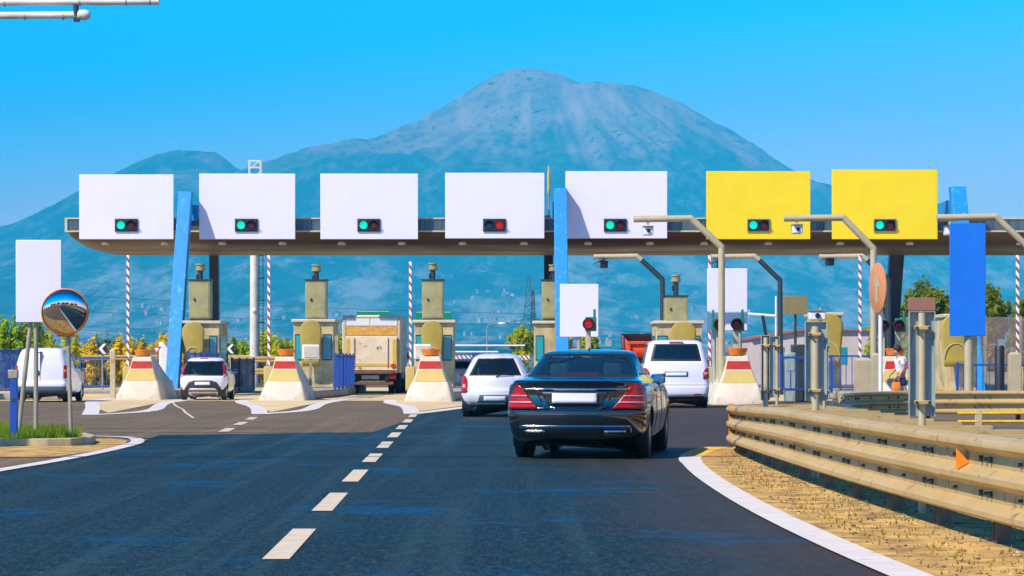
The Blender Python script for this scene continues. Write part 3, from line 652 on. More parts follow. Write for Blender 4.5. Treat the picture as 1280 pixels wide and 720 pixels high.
# ------------------------------------------------------------------ raised striped barrier booms
def stripe_mat(name, ca, cb, period):
    m = bpy.data.materials.new(name); m.use_nodes = True; t = m.node_tree; b = t.nodes['Principled BSDF']; b.inputs['Roughness'].default_value = .45
    tc = t.nodes.new('ShaderNodeTexCoord'); sp = t.nodes.new('ShaderNodeSeparateXYZ'); t.links.new(tc.outputs['Object'], sp.inputs[0])
    a = t.nodes.new('ShaderNodeMath'); a.operation = 'MULTIPLY_ADD'; a.inputs[1].default_value = 1.3; t.links.new(sp.outputs[0], a.inputs[0]); t.links.new(sp.outputs[2], a.inputs[2])
    d = t.nodes.new('ShaderNodeMath'); d.operation = 'DIVIDE'; d.inputs[1].default_value = period; t.links.new(a.outputs[0], d.inputs[0])
    fr = t.nodes.new('ShaderNodeMath'); fr.operation = 'FRACT'; t.links.new(d.outputs[0], fr.inputs[0])
    g = t.nodes.new('ShaderNodeMath'); g.operation = 'GREATER_THAN'; g.inputs[1].default_value = .55; t.links.new(fr.outputs[0], g.inputs[0])
    mxn = t.nodes.new('ShaderNodeMix'); mxn.data_type = 'RGBA'; mxn.inputs[6].default_value = (*ca, 1); mxn.inputs[7].default_value = (*cb, 1)
    t.links.new(g.outputs[0], mxn.inputs[0]); t.links.new(mxn.outputs[2], b.inputs['Base Color']); return m
M['stripe'] = stripe_mat('red_white_stripe', (.8, .76, .74), (.50, .03, .03), .30)
M['stripe_dark'] = stripe_mat('dark_white_stripe', (.8, .76, .74), (.22, .07, .07), .30)
def boom(px, ptop, Y, label, m='stripe', zb=1.15, hx=.048):
    X, Z = P(px, ptop, Y); t = thing('barrier_boom', label, 'barrier', (X, Y, .30), group='raised barrier booms')
    mb = MB(); mb.box(-.17, .17, -.2, .2, 0, .85); mb.build('cabinet', M['nose_yellow'], t, bevel=.03)
    mb = MB(); mb.box(-hx, hx, -.03, .03, .8, Z-.30); mb.build('boom', M[m], t, bevel=.01)
    mb = MB(); mb.box(-.11, .11, .035, .15, .75, 1.0); mb.build('pivot', M['galv'], t, bevel=.02)
boom(160, 319, 102, 'raised dark striped boom rising from the leftmost crash nose', 'stripe_dark')
boom(336, 319, 103, 'raised red striped boom beside the pale lighting tower')
boom(513, 327, 101, 'raised red striped boom right of the rusty box truck')
boom(887, 319, 96, 'raised red striped boom behind the tall white sign at the right')
boom(1075, 319, 97, 'raised dark striped boom left of the orange disc', 'stripe_dark')
boom(1272, 319, 95, 'raised dark striped boom at the right edge', 'stripe_dark', hx=.055)

# ------------------------------------------------------------------ camera masts
def lane_mast(pts, Y, label, dark_from=None, camx=None, camdark=False, r=.115):
    base = P(pts[-1][0], 0, Y)[0]; t = thing('camera_mast', label, 'camera mast', (base, Y, 0), group='cranked camera masts')
    q = [(P(a, b, Y)[0]-base, 0, P(a, b, Y)[1]) for a, b in pts]; q[-1] = (0, 0, 0)
    k = dark_from or len(q)
    mb = MB()
    for a, b in zip(q[:k-1], q[1:k]): mb.cyl(a, b, r)
    for a in q[1:k-1]: mb.lathe([(0.01, -r), (r*.75, -r*.66), (r*1.02, 0), (r*.75, r*.66), (.01, r)], a, n=12)
    mb.build('arm', M['pole_beige'], t)
    if dark_from:
        mb = MB()
        for a, b in zip(q[k-1:-1], q[k:]): mb.cyl(a, b, r*1.02)
        for a in q[k:-1]: mb.lathe([(0.01, -r), (r*.75, -r*.66), (r*1.02, 0), (r*.75, r*.66), (.01, r)], a, n=12)
        mb.build('pole', M['dark_metal'], t)
    mb = MB(); mb.box(-.22, .22, -.22, .22, 0, .03)
    mb.build('base_plate', M['galv'], t)
    if camx is not None:
        cx, cz = P(camx[0], camx[1], Y); cx -= base
        mb = MB(); mb.box(cx-.04, cx+.04, -.04, .04, cz+.2, q[0][2]-.05); mb.box(cx-.34, cx+.25, -.03, .03, cz+.30, cz+.36); mb.build('bracket', M['dark_metal'] if camdark else M['pole_beige'], t, smooth=False)
        mb = MB(); mb.box(cx-.15, cx+.15, -.35, .28, cz-.13, cz+.13); cm = mb.build('camera', M['black'] if camdark else M['white'], t, bevel=.03)
        mb = MB(); mb.lathe([(.055, -.352), (.055, -.39), (.045, -.39), (.04, -.36)], (cx, 0, cz), 'Y', 14); mb.build('lens', M['black'], cm)
        mb = MB(); mb.box(cx-.17, cx+.17, -.43, .30, cz+.132, cz+.15); mb.build('sun_shade', M['dark_metal'] if camdark else M['galv'], cm)
        if camdark:
            mb = MB(); 
            for s in range(4): mb.tube([(cx-.1+.06*s, 0, cz+.2), (cx-.45+.1*s, .1, cz+.05*s), (cx-.2+.08*s, .1, cz-.1+.05*s)], .012, 5)
            mb.build('cable', M['black'], cm)
lane_mast([(792, 274), (864, 273), (902, 309), (902, 470)], 87, 'beige cranked camera mast standing behind the tall white sign', camx=(810, 289), r=.105)
lane_mast([(980, 273), (1054, 272), (1092, 311), (1092, 490)], 86, 'beige cranked camera mast beside the orange disc', camx=(996, 287), r=.105)
lane_mast([(1171, 272), (1245, 271), (1285, 309), (1286, 490)], 86, 'beige cranked camera mast reaching over the blue sign from the right edge', camx=(1187, 289), r=.105)
lane_mast([(742, 321), (796, 320), (802, 325), (828, 349), (829, 440)], 112, 'dark cranked mast behind the passenger van, beside its booth', 3, camx=(755, 331), camdark=True, r=.10)
lane_mast([(888, 321), (943, 320), (949, 325), (975, 350), (976, 440)], 111, 'dark cranked mast between the tall white sign and the olive sign', 3, camx=(901, 331), camdark=True, r=.10)
lane_mast([(1024, 321), (1078, 320), (1084, 325), (1110, 349), (1111, 440)], 110, 'dark cranked mast behind the orange disc', 3, camx=(1037, 328), camdark=True, r=.10)

# ------------------------------------------------------------------ traffic lights and signs
def traffic_light(px, py, Y, label, ang=0.0, pole=True, lit=False, sgn=1):
    X, Z = P(px, py, Y); t = thing('traffic_light', label, 'traffic light', (X, Y, 0), ang, group='green framed traffic lights')
    mb = MB(); mb.box(-.10, .25, .0, .12, Z-.22, Z+.22) if sgn > 0 else mb.box(-.25, .10, .0, .12, Z-.22, Z+.22)
    mb.box(.19*sgn-.04, .19*sgn+.04, .0, .1, Z+.221, Z+.46)
    mb.build('backplate', M['green_frame'], t, bevel=.02)
    mb = MB(); mb.lathe([(.185, 0), (.185, -.12), (.175, -.14), (.14, -.14)], (0, 0, Z), 'Y', 24); hs_ = mb.build('housing', M['black'], t)
    mb = MB(); mb.lathe([(.13, -.142), (.11, -.155), (.06, -.17), (.01, -.175)], (0, 0, Z), 'Y', 24); mb.build('lens', M['lens_red_on'] if lit else M['lens_red'], hs_)
    n = 15; aa = [PI*(-.12+1.24*k/(n-1)) for k in range(n)]
    mb = MB(); mb.add([(.16*math.cos(a), -.13, Z+.16*math.sin(a)) for a in aa]+[(.16*math.cos(a), -.24-.12*max(0, math.sin(a)), Z+.16*math.sin(a)) for a in aa], [(i, i+1, n+i+1, n+i) for i in range(n-1)])
    v = mb.build('visor', M['black'], hs_); so = v.modifiers.new('s', 'SOLIDIFY'); so.thickness = .01
    if pole:
        mb = MB(); mb.box(-.08, .08, .13, .27, .0, Z+.2); mb.build('pole', M['pole_beige'], t, bevel=.02)
    return t
traffic_light(735.5, 405, 86, 'single red traffic light mounted before the white sign above the black sedan', lit=True)
traffic_light(899, 405.5, 88, 'left one of two red traffic lights below the tall white sign', sgn=-1)
traffic_light(920.5, 405, 88, 'right one of two red traffic lights below the tall white sign', lit=False)
traffic_light(1104, 407, 91, 'red traffic light just below the orange disc', sgn=-1)
traffic_light(1123, 406.5, 91, 'red traffic light above the walking person')

def panel_sign(name, label, cat, box, Y, m, posts, base=0, th=.05, postm='galv', r=.045, group=None):
    X0, Z1 = P(box[0], box[1], Y); X1, Z0 = P(box[2], box[3], Y); cx = (X0+X1)/2
    t = thing(name, label, cat, (cx, Y, base), group=group)
    mb = MB(); w = (X1-X0)/2; mb.box(-w, w, -th/2, th/2, Z0-base, Z1-base); mb.build('panel', m, t, bevel=.01)
    for (pt, pb) in posts:
        xt = P(pt, 0, Y)[0]-cx; xb = P(pb, 0, Y)[0]-cx
        mb = MB(); mb.cyl((xb, th/2+r+.01, 0), (xt, th/2+r+.01, Z1-base-.1), r, n=14); mb.build('post', M[postm], t)
        mb = MB()
        for zz in (Z0-base+.12, Z1-base-.25): mb.box(xt-.09, xt+.09, th/2+.002, th/2+.02, zz, zz+.04)
        mb.build('clamp', M['galv'], t, smooth=False)
    return t
panel_sign('blank_sign', 'blank white portrait sign on two thin posts, left above the grass kerb', 'sign', (20, 300, 77, 403), 46.4, M['sign_white'], [(44, 44), (48, 22)], base=.12, r=.038)
panel_sign('blank_sign', 'blank white sign rising behind the roof of the black sedan', 'sign', (700, 355, 748, 421), 88, M['sign_white'], [(724, 724)], base=0, r=.07)
panel_sign('blank_sign', 'tall blank white sign behind the two traffic lights at the right', 'sign', (884, 335.5, 934, 413), 89, M['sign_white'], [(893, 893), (925, 925)], base=0, r=.07, postm='plate_grey')
panel_sign('blue_sign', 'large plain blue portrait sign at the right', 'sign', (1187, 279, 1232, 420), 70, M['sign_blue'], [(1212, 1212)], base=0, r=.11, postm='pole_beige')
panel_sign('olive_sign', 'small olive sign on a thin dark pole', 'sign', (979, 370, 1009, 393), 98, M['olive'], [(994.5, 994.5)], base=0, r=.05, postm='dark_metal')
# orange disc, turned away, on the pole of the mast
X, Z = P(1097, 360, 80); t = thing('round_sign', 'orange disc with a pale arrow seen nearly edge-on', 'sign', (X, 80, 0), math.radians(-78))
mb = MB(); mb.lathe([(.70, -.02), (.72, -.01), (.72, .015), (.70, .02)], (0, 0, Z), 'Y', 40); d = mb.build('disc', mat('disc_orange', (.62, .25, .09), .5, col2=(.5, .2, .08)), t)
mb = MB(); mb.add([(x_, -.03, Z+z_) for x_, z_ in ((-.1, -.42), (.1, -.42), (.1, .05), (.3, .05), (0, .42), (-.3, .05), (-.1, .05))], [tuple(range(7))]); mb.build('arrow', M['pole_beige'], t, smooth=False)
mb = MB(); mb.cyl((0, .09, 0), (0, .09, Z+.5), .06); mb.build('post', M['white'], t)

# road mirror and blue post on the left kerb island
X, Z = P(81, 390, 44.7); t = thing('road_mirror', 'round convex road mirror with an orange rim on a slim post', 'mirror', (X, 44.7, .12))
Rm = 28.5*44.7/F; zc = Z-.12; rot = Matrix.Rotation(math.radians(8), 4, 'Z') @ Matrix.Rotation(math.radians(4), 4, 'X')
mb = MB(); mb.lathe([(Rm*math.sin(a), -.075*(math.cos(a)-math.cos(PI/2*.98))) for a in np.linspace(PI/2*.98, .02, 14)], (0, 0, 0), 'Y', 48)
mm_ = mb.build('mirror_face', M['mirror'], t, ang=80); mm_.location = (0, 0, zc); mm_.rotation_euler = (math.radians(5), 0, math.radians(8))
mb = MB(); mb.lathe([(Rm*.99, .0), (Rm*1.0, -.03), (Rm*1.035, -.02), (Rm*1.04, .03), (Rm*.9, .06), (.05, .08)], (0, 0, 0), 'Y', 48)
rm = mb.build('rim', M['orange'], t); rm.location = (0, 0.003, zc); rm.rotation_euler = mm_.rotation_euler
mb = MB(); xb = P(87, 0, 44.7)[0]-X; mb.cyl((xb, .14, 0), (.02, .14, zc+.1), .033, n=14); mb.build('post', M['galv'], t)
mb = MB(); mb.box(-.14, .14, .09, .14, zc-Rm-.03, zc-Rm+.04); mb.build('bracket', M['orange'], t)
X, _ = P(17.5, 0, 44.4); t = thing('blue_bollard', 'slim blue post with a grey head at the kerb, far left', 'bollard', (X, 44.4, .12))
zt = P(0, 463, 44.4)[1]-.12; mb = MB(); mb.box(-.058, .058, -.05, .05, 0, zt-.13); mb.build('post', M['rail_blue'], t, bevel=.01)
mb = MB(); mb.box(-.085, .065, -.06, .06, zt-.128, zt+.01); mb.build('head', M['galv'], t, bevel=.01)
mb = MB(); mb.box(-.03, .03, -.056, -.051, zt-.5, zt-.44); mb.build('plate', M['dark_metal'], t)

# kerb island, lower left
ki = [(-13.5, 43.4), (-7.2, 43.4), (-6.85, 43.55), (-6.65, 44.1), (-6.75, 45.4), (-7.2, 47.2), (-8.0, 48.8), (-9.3, 49.8), (-11, 50.2), (-13.5, 50.4)]
ins = [(-13.5, 43.58), (-7.25, 43.58), (-7.02, 43.7), (-6.86, 44.2), (-6.95, 45.35), (-7.38, 47.05), (-8.12, 48.6), (-9.35, 49.55), (-11.0, 49.95), (-13.5, 50.15)]
M['kerb_stone'] = mat('kerb_stone', (0.50, 0.40, 0.17), .85, col2=(.36, .31, .22), scale=2.2, amt=.9, bump=.4, col3=(.62, .58, .5), c3=(.56, .62), c3scale=1.1)
mb = MB(); n = len(ki); mb.loft([[(x, y, 0) for x, y in ki], [(x, y, .12) for x, y in ki], [(x, y, .12) for x, y in ins], [(x, y, .06) for x, y in ins]], cap=False)
kb = mb.build('kerb', M['kerb_stone'], None, smooth=False, bevel=.015); kb['kind'] = 'structure'
sheet('grass_ground', ins, .10, M['earth'])
sheet('gutter', [(-13.5, 43.39), (-7.2, 43.39), (-6.84, 43.54), (-6.64, 44.1), (-6.74, 45.4), (-7.19, 47.2), (-6.9, 48.0), (-6.4, 46.6), (-6.1, 44.2), (-6.08, 41.5), (-6.3, 38.5), (-8.5, 38.5), (-13.5, 37.0)], .004, M['verge'])
M['dry_grass'] = leafmat('dry_grass', (.42, .28, .06), (.14, .14, .02))
def inside(p, poly):
    c = False; j = len(poly)-1
    for i in range(len(poly)):
        a, b = poly[i], poly[j]
        if (a[1] > p[1]) != (b[1] > p[1]) and p[0] < (b[0]-a[0])*(p[1]-a[1])/(b[1]-a[1])+a[0]: c = not c
        j = i
    return c
def grass(name, poly, z, n, h, m, label=None):
    xs_ = [p[0] for p in poly]; ys_ = [p[1] for p in poly]; vs = []; fs = []; c = 0
    while c < n:
        p = (random.uniform(min(xs_), max(xs_)), random.uniform(min(ys_), max(ys_)))
        if not inside(p, poly): continue
        c += 1; a = random.uniform(0, PI); hh = h*random.uniform(.4, 1.25)*(0.7+.6*float(vnoise(np.array(p[0]*1.7), np.array(p[1]*.8), 4))); w = .009; dx, dy = math.cos(a)*w, math.sin(a)*w
        lx, ly = random.uniform(-.5, .5)*hh, random.uniform(-.4, .4)*hh; b = len(vs)
        vs += [(p[0]-dx, p[1]-dy, z), (p[0]+dx, p[1]+dy, z), (p[0]+lx, p[1]+ly, z+hh)]; fs.append((b, b+1, b+2))
    mb = MB(); mb.add(vs, fs)
    o = mb.build(name, m, None, smooth=False); o['kind'] = 'stuff'
    if label: o['label'] = label; o['category'] = 'grass'
    return o
grass('grass', ins, .095, 28000, .15, M['grass'], 'short green grass filling the kerbed island at the lower left')
grass('dry_weeds', [(2.6, 17), (2.45, 24), (2.45, 31), (2.8, 38), (3.4, 41.8), (4.6, 42), (4.8, 17)], .01, 3000, .035, M['dry_grass'], 'sparse dry weeds on the dusty verge under the guardrail')
# ------------------------------------------------------------------ guardrails
M['dark_post'] = mat('dark_post', (.17, .14, .10), .7, .2, col2=(.08, .06, .05), scale=6)
WAVE = [(.02, .0), (.085, .02), (.10, .035), (.10, .07), (.088, .085), (.02, .125), (.012, .132), (.012, .222), (.02, .232), (.088, .262), (.10, .275), (.10, .315), (.088, .33), (.02, .37), (.012, .378), (.012, .468), (.02, .478), (.088, .508), (.10, .522), (.10, .56), (.085, .58), (.0, .60)]
ZF = [None]
def sweep(path, prof, z0, sc=1.0):
    R = []; k = len(path); z00, sc0 = z0, sc
    for i, p in enumerate(path):
        if ZF[0]: z0, sc = ZF[0](p.y)
        d = (path[min(i+1, k-1)]-path[max(i-1, 0)]); d.z = 0; d.normalize(); nn = Vector((-d.y, d.x, 0))
        R.append([tuple(p+nn*(u*sc)+Vector((0, 0, z0+v*sc))) for u, v in prof])
    return R
def guardrail(name, label, pts, z0=.18, sc=1.0, postgap=2.2, group=None, bolts=True, postr=None, zlist=None, cat='guardrail'):
    path = catmull([(a, b, 0) for a, b in pts], 8)
    t = thing(name, label, cat, (0, 0, 0), group=group)
    prof = WAVE+[(u-.012, v) for u, v in reversed(WAVE)]
    mbb = MB(); mbb.loft(sweep(path, prof, z0, sc), cap=True, closed=True)
    # arc length
    L = [0]
    for a, c in zip(path, path[1:]): L.append(L[-1]+(c-a).length)
    def at(s):
        i = min(max(int(np.searchsorted(L, s))-1, 0), len(path)-2); u = (s-L[i])/(L[i+1]-L[i]); p = path[i].lerp(path[i+1], u); d = (path[i+1]-path[i]).normalized(); return p, d, Vector((-d.y, d.x, 0))
    s = .8
    while s < L[-1]:
        p, d, nn = at(s); a = math.atan2(d.y, d.x)
        mb = MB(); mb.box(-.045, -.035, -.155, -.035, 0, z0+.45*sc); mb.box(.035, .045, -.155, -.035, 0, z0+.45*sc); mb.box(-.034, .034, -.155, -.147, 0, z0+.45*sc); mb.box(-.03, .03, -.033, .0, z0+.05, z0+.42*sc)
        o = mb.build('post', M['dark_post'], t, smooth=False, loc=p); o.rotation_euler = (0, 0, a)
        s += postgap
    if bolts:
        mb = mbb; mb.cur = 1; s = .8; n_ = 0
        while s < L[-1]:
            for zz in (.185, .43):
                for q in ((-.16, 0), (-.16, .02), (.16, 0), (.16, .02), (.0, .01)) if int(n_) % 2 == 0 else ((0, .01),):
                    p, d, nn = at(min(s+q[0], L[-1]-.01)); zz0, zsc = ZF[0](p.y) if ZF[0] else (z0, sc); c0 = p+nn*(.012*sc)+Vector((0, 0, zz0+(zz+q[1]-.01)*zsc)); mb.cyl(c0, c0+nn*.03, .014, n=6)
            s += 1.1; n_ += 1
        # lap joints between rail lengths
        s = 2.2
        while s < L[-1]-.3:
            p, d, nn = at(s); p2, _, _ = at(s+.30)
            mb = MB(); pr2 = [(u+.006, v) for u, v in WAVE]+[(u-.004, v) for u, v in reversed(WAVE)]
            mb.loft(sweep([p, p.lerp(p2, .5), p2], pr2, z0, sc)); mb.build('lap_joint', M['galv_rail'], t, ang=24); s += 4.4
    b = mbb.build('beam', [M['galv_rail'], M['dark_metal']], t, ang=38)
    return t, at, L
front = [(4.6, 6), (4.0, 12), (3.58, 17), (3.44, 19), (3.24, 24.5), (3.12, 31), (3.12, 36), (3.16, 39.5), (3.3, 41.8), (3.65, 43.2), (4.1, 43.6), (4.5, 43.0), (4.62, 41.5)]
rear = [(4.62, 41.4), (4.45, 38), (4.15, 33), (4.0, 28), (4.1, 23), (4.35, 19), (5.0, 12), (5.8, 6)]
ZF[0] = lambda yy: (float(np.interp(yy, [32, 42], [.18, .14])), float(np.interp(yy, [32, 42], [1.0, .86])))
# split: front rail wraps the tip, rear rail closes the loop
tA, atA, LA = guardrail('guardrail', 'triple-wave guardrail looping round its tip beside the white edge line', front)
ZF[0] = None
mb = MB(); mb.loft(sweep(catmull([(a, b, 0) for a, b in rear], 6), [(-.03, .60), (.03, .60), (.03, .74), (-.03, .74)], 0)); mb.build('rear_channel', M['dark_metal'], tA, smooth=False)
for y_ in np.arange(8, 41, 3.1):
    x_ = float(np.interp(y_, [q[1] for q in rear[::-1]], [q[0] for q in rear[::-1]])); mb = MB(); mb.box(-.04, .04, -.05, .05, 0, .599); mb.build('post', M['dark_post'], tA, smooth=False, loc=(x_, float(y_), 0))
# spacer plates across the top of the loop
def xf(y, side):
    pts = front[:10] if side == 0 else rear
    a = sorted([(q[1], q[0]) for q in pts]); return float(np.interp(y, [q[0] for q in a], [q[1] for q in a]))
y = 16.5
while y < 43:
    xa, xb = xf(y, 0)+.02, xf(y, 1)-.02
    mb = MB(); zt_ = float(np.interp(y, [32, 42], [.765, .66])); mb.box(xa, xb, y-.08, y+.08, zt_-.03, zt_); mb.box(xa, xb, y-.08, y-.07, zt_-.06, zt_-.031)
    mb.build('spacer_plate', M['galv_rail'], tA, smooth=False); y += 1.45
# orange reflector wedge on the beam, plus the yellow reflectors at the tip
def wedge(x, y, z, m, s=1.0, name='reflector'):
    mb = MB(); mb.add([(0, -.01, .11*s), (0, -.01, -.11*s), (.12*s, -.10*s, -.09*s), (.0, .12*s, 0.0)], [(0,1,2), (0,2,3), (0,1,3), (1,2,3)])
    o = mb.build(name, m, tA, smooth=False, loc=(x, y, z)); return o
def tri(px, py, Y, w, h, m, m2):
    X, Z = P(px, py, Y); mb = MB()
    mb.add([(0, 0, h*.55), (0.0, 0, -h*.45), (w*.85, 0, -h*.10), (w*.6, .14, -.05*h), (.02, .12, h*.4)], [(0,1,2), (0,2,3,4), (1,2,3), (0,1,4), (1,3,4)])
    return mb.build('reflector', m, tA, smooth=False, loc=(X, Y, Z))
tri(1195, 575, 20.6, .115, .165, M['amber'], None)
for py in (517, 541):
    X, Z = P(911, py, 41.3); mb = MB(); mb.box(-.0, .06, -.02, .06, -.15, .15); mb.build('reflector', M['amber'], tA, loc=(X, 41.3, Z), bevel=.005)
for px, z0, z1 in ((985, 523, 538), (985, 552, 566)):
    X, Z0 = P(px, z1, 32.2); _, Z1 = P(px, z0, 32.2); mb = MB(); mb.add([(0, 0, Z0), (0, 0, Z1), (.10, 0, (Z0+Z1)/2), (0, .1, Z0), (0, .1, Z1)], [(0,1,2), (0,3,4,1), (0,2,3), (1,2,4), (2,3,4)])
    mb.build('joint_fin', M['galv_rail'], tA, smooth=False, loc=(X, 32.2, 0))
for (xa, ya, xb, yb, zz, lab) in ((-30, 45.5, 30, 47.5, 9.0, 'unseen overhead cable thickened for its road shadow, nearer booths'), (-30, 32.6, 30, 33.6, 8.6, 'unseen overhead cable thickened for its road shadow, nearer the viewer'), (-30, 48.5, 30, 51.5, 9.3, 'unseen overhead cable thickened for its road shadow, third from the viewer')):
    mb = MB(); mb.tube([(xa+(xb-xa)*k/12, ya+(yb-ya)*k/12, zz-.3*4*(k/12)*(1-k/12)) for k in range(13)], .10, 6); tag(mb.build('overhead_cable', M['dark_metal'], None), lab, 'cable', 'cables spanning the road overhead')  # unseen cables, made extra thick so their shadow lines show on the road
# stones and litter on the verge
mb = MB(); rr = random.Random(3); n_ = 0
while n_ < 900:
    x_, y_ = rr.uniform(2.3, 5.2), rr.uniform(16.5, 42)
    if x_ < float(np.interp(y_, [17, 24, 31, 38, 42], [2.62, 2.4, 2.4, 2.75, 3.4])): continue
    n_ += 1; s_ = rr.choice([.005, .007, .010, .014]); Mx = Matrix.Translation((x_, y_, .012)) @ Matrix.Rotation(rr.uniform(0, 3), 4, 'Z')
    mb.cur = rr.choice([0, 1, 1]); mb.loft([[Mx @ Vector((s_*math.cos(a)*rr.uniform(.8, 1.2), s_*1.4*math.sin(a), 0)) for a in np.linspace(0, 5.2, 6)], [Mx @ Vector((s_*.6*math.cos(a), s_*.8*math.sin(a), s_*.8)) for a in np.linspace(0, 5.2, 6)]])
o = mb.build('gravel', [mat('stone_pale', (.5, .4, .25), .9), mat('stone_dark', (.08, .06, .04), .9)], None); o['kind'] = 'stuff'; o['label'] = 'small stones and litter on the dusty verge'; o['category'] = 'gravel'
# far guardrail crossing behind
tB, atB, LB = guardrail('guardrail', 'weathered guardrail curving away to the right behind the tall delineators', [(20, 61.5), (14, 61.8), (10, 62), (8.4, 61.5), (7.3, 59.5), (6.6, 56.5), (6.2, 53)], z0=.16, sc=.86, postgap=2.0)
# yellow tube guard low behind
t = thing('tube_barrier', 'low yellow tube barrier below the far guardrail at the right edge', 'barrier', (8.6, 54, 0))
for z_ in (.16, .32):
    mb = MB(); mb.cyl((0, 0, z_), (7, 0.4, z_), .028); mb.build('tube', M['line_yellow'], t)
for k_ in range(5):
    mb = MB(); mb.box(-.07, .07, -.05, .05, 0, .38); mb.build('post', M['pole_beige'], t, loc=(.4+k_*1.45, .05+k_*.08, 0), bevel=.01)

# tall delineator plates standing in the loop
def delineator(px0, px1, ptop, pbot, pole0, pole1, poletop, polebot, Y, label, cap=False):
    cx = P((px0+px1)/2, 0, Y)[0]; t = thing('delineator', label, 'delineator', (cx, Y, 0), group='tall grey delineator plates in the guardrail loop')
    X0, Zt = P(px0, ptop, Y); X1, Zb = P(px1, pbot, Y); X0 -= cx; X1 -= cx; w = X1-X0
    mb = MB(); mb.box(X0, X1, 0, .008, Zb, Zt)
    mb.box(X0, X0+.008, -.05, -.001, Zb, Zt); mb.box(X1-.008, X1, -.05, -.001, Zb, Zt); mb.box(X0+.009, X1-.009, -.05, -.001, Zt-.008, Zt)
    mb.build('plate', M['plate_grey'], t, smooth=False)
    q0 = P(pole0, 0, Y)[0]-cx; q1 = P(pole1, 0, Y)[0]-cx; r = (q1-q0)/2; c = (q0+q1)/2; zt = P(0, poletop, Y)[1]
    mb = MB(); mb.cyl((c, -.035-r*.0, .0), (c, -.035, zt), r, n=16); mb.build('post', M['pole_beige'], t)
    for zz in (Zt-(Zt-Zb)*.16, Zb+(Zt-Zb)*.13):
        mb = MB(); mb.box(c-r-.035, c+r+.035, -.06-r, -.02, zz-.018, zz+.018); cl_ = mb.build('clamp', M['galv_rail'], t, bevel=.006)
        mb = MB()
        for s in (-1, 1): mb.cyl((c+s*(r+.022), -.05-r, zz), (c+s*(r+.022), -.09-r, zz), .014, n=8)
        mb.build('bolts', M['dark_metal'], cl_)
    if cap:
        mb = MB(); mb.box(X0-.003, X1+.003, -.055, .02, Zt+.003, Zt+.115); mb.build('cap', M['brown_cap'], t, bevel=.004)
delineator(1135.5, 1168, 389, 520, 1147, 1156.5, 391, 545, 23.9, 'grey plate delineator with a brown cap, nearest and tallest of the row', cap=True)
delineator(1006, 1033, 402, 501, 1014, 1023.5, 408, 520, 31.2, 'grey plate delineator second nearest, left of the capped one')
delineator(1026, 1035, 421, 500, 1028, 1032, 425, 515, 33.5, 'narrow plate delineator half hidden behind the second nearest one')
delineator(951, 962, 419, 500, 954, 960, 422, 510, 38, 'leftmost narrow grey delineator plate near the loop tip')
delineator(961, 974, 420, 497, 969, 973, 424, 505, 41, 'narrow grey delineator right beside the leftmost one at the loop tip')

# ------------------------------------------------------------------ road equipment overhead, top left
t = thing('overhead_gantry_arm', 'two pale pipes of an overhead gantry arm poking in at the top left', 'gantry', (-11.5, 40, 0))
def xz(px, py, Y=40): a, b = P(px, py, Y); return a+11.5, b
a = xz(-140, 6); b = xz(199, 1.5); mb = MB(); mb.cyl((0, 0, a[1]), (b[0], 0, b[1]), .052, n=18); up = mb.build('upper_pipe', M['white_paint'], t)
for px in (5, 99, 157, 187):
    q = xz(px, 6-4.5*(px+140)/339)[0]; mb = MB(); zz = xz(0, 6-4.5*(px+140)/339)[1]; mb.cyl((q, 0, zz), (q+.02, 0, zz), .056, n=18); mb.build('pipe_collar', M['galv'], up)
a = xz(-140, 22); b = xz(97, 18.5); mb = MB(); mb.cyl((0, .02, a[1]), (b[0], .02, b[1]), .052, n=18); mb.lathe([(.052, 0), (.075, .02), (.078, .10), (.06, .16), (.03, .18)], (b[0], .02, b[1]), 'X', 18); lw = mb.build('lower_pipe', M['white_paint'], t)
for px in (30, 78):
    q = xz(px, 20)[0]; zz = xz(0, 20)[1]; mb = MB(); mb.cyl((q, .02, zz), (q+.02, .02, zz+.0), .056, n=18); mb.build('pipe_collar', M['galv'], lw)
q = xz(95, 12); mb = MB(); mb.cyl((q[0], 0, q[1]+.09), (q[0], 0, q[1]-.09), .04); mb.box(q[0]-.03, q[0]+.05, -.06, .07, q[1]-.17, q[1]-.13); mb.build('joint', M['dark_metal'], t)
mb = MB(); mb.cyl((0, 0, 0), (0, 0, 6.6), .16, n=20); mb.build('post', M['white_paint'], t)
mb = MB(); mb.box(-.3, .3, -.3, .3, 0, .05); mb.build('base_plate', M['galv'], t)

# ------------------------------------------------------------------ left plaza edge
railing(P(-30, 0, 100)[0], 96, P(24, 0, 100)[0]+.2, 99, 1.55, 'tall deep blue railing left of the small white cargo van', z=.2, step=.07)
railing(P(86, 0, 118)[0], 118, P(143, 0, 118)[0], 118, 1.35, 'blue railing with thin bars between the cargo van and the left crash nose', z=.15)
railing(P(190, 0, 128)[0]-.5, 126, P(226, 0, 126)[0], 126, 1.3, 'blue railing seen beyond the left crash nose', z=.15)
railing(P(290, 0, 112)[0], 112, P(300, 0, 112)[0], 118, 1.3, 'short dark railing right of the small white hatchback', m='blue_dark', z=.15, step=.2)
mb = MB(); mb.box(-19, -14.4, 117.3, 118.6, 0, .15); o = mb.build('kerb', M['concrete'], None, bevel=.03); o['kind'] = 'structure'
mb = MB(); mb.box(-24, -15.8, 97.5, 99.5, 0, .2); o = mb.build('kerb', M['concrete'], None, bevel=.03); o['kind'] = 'structure'
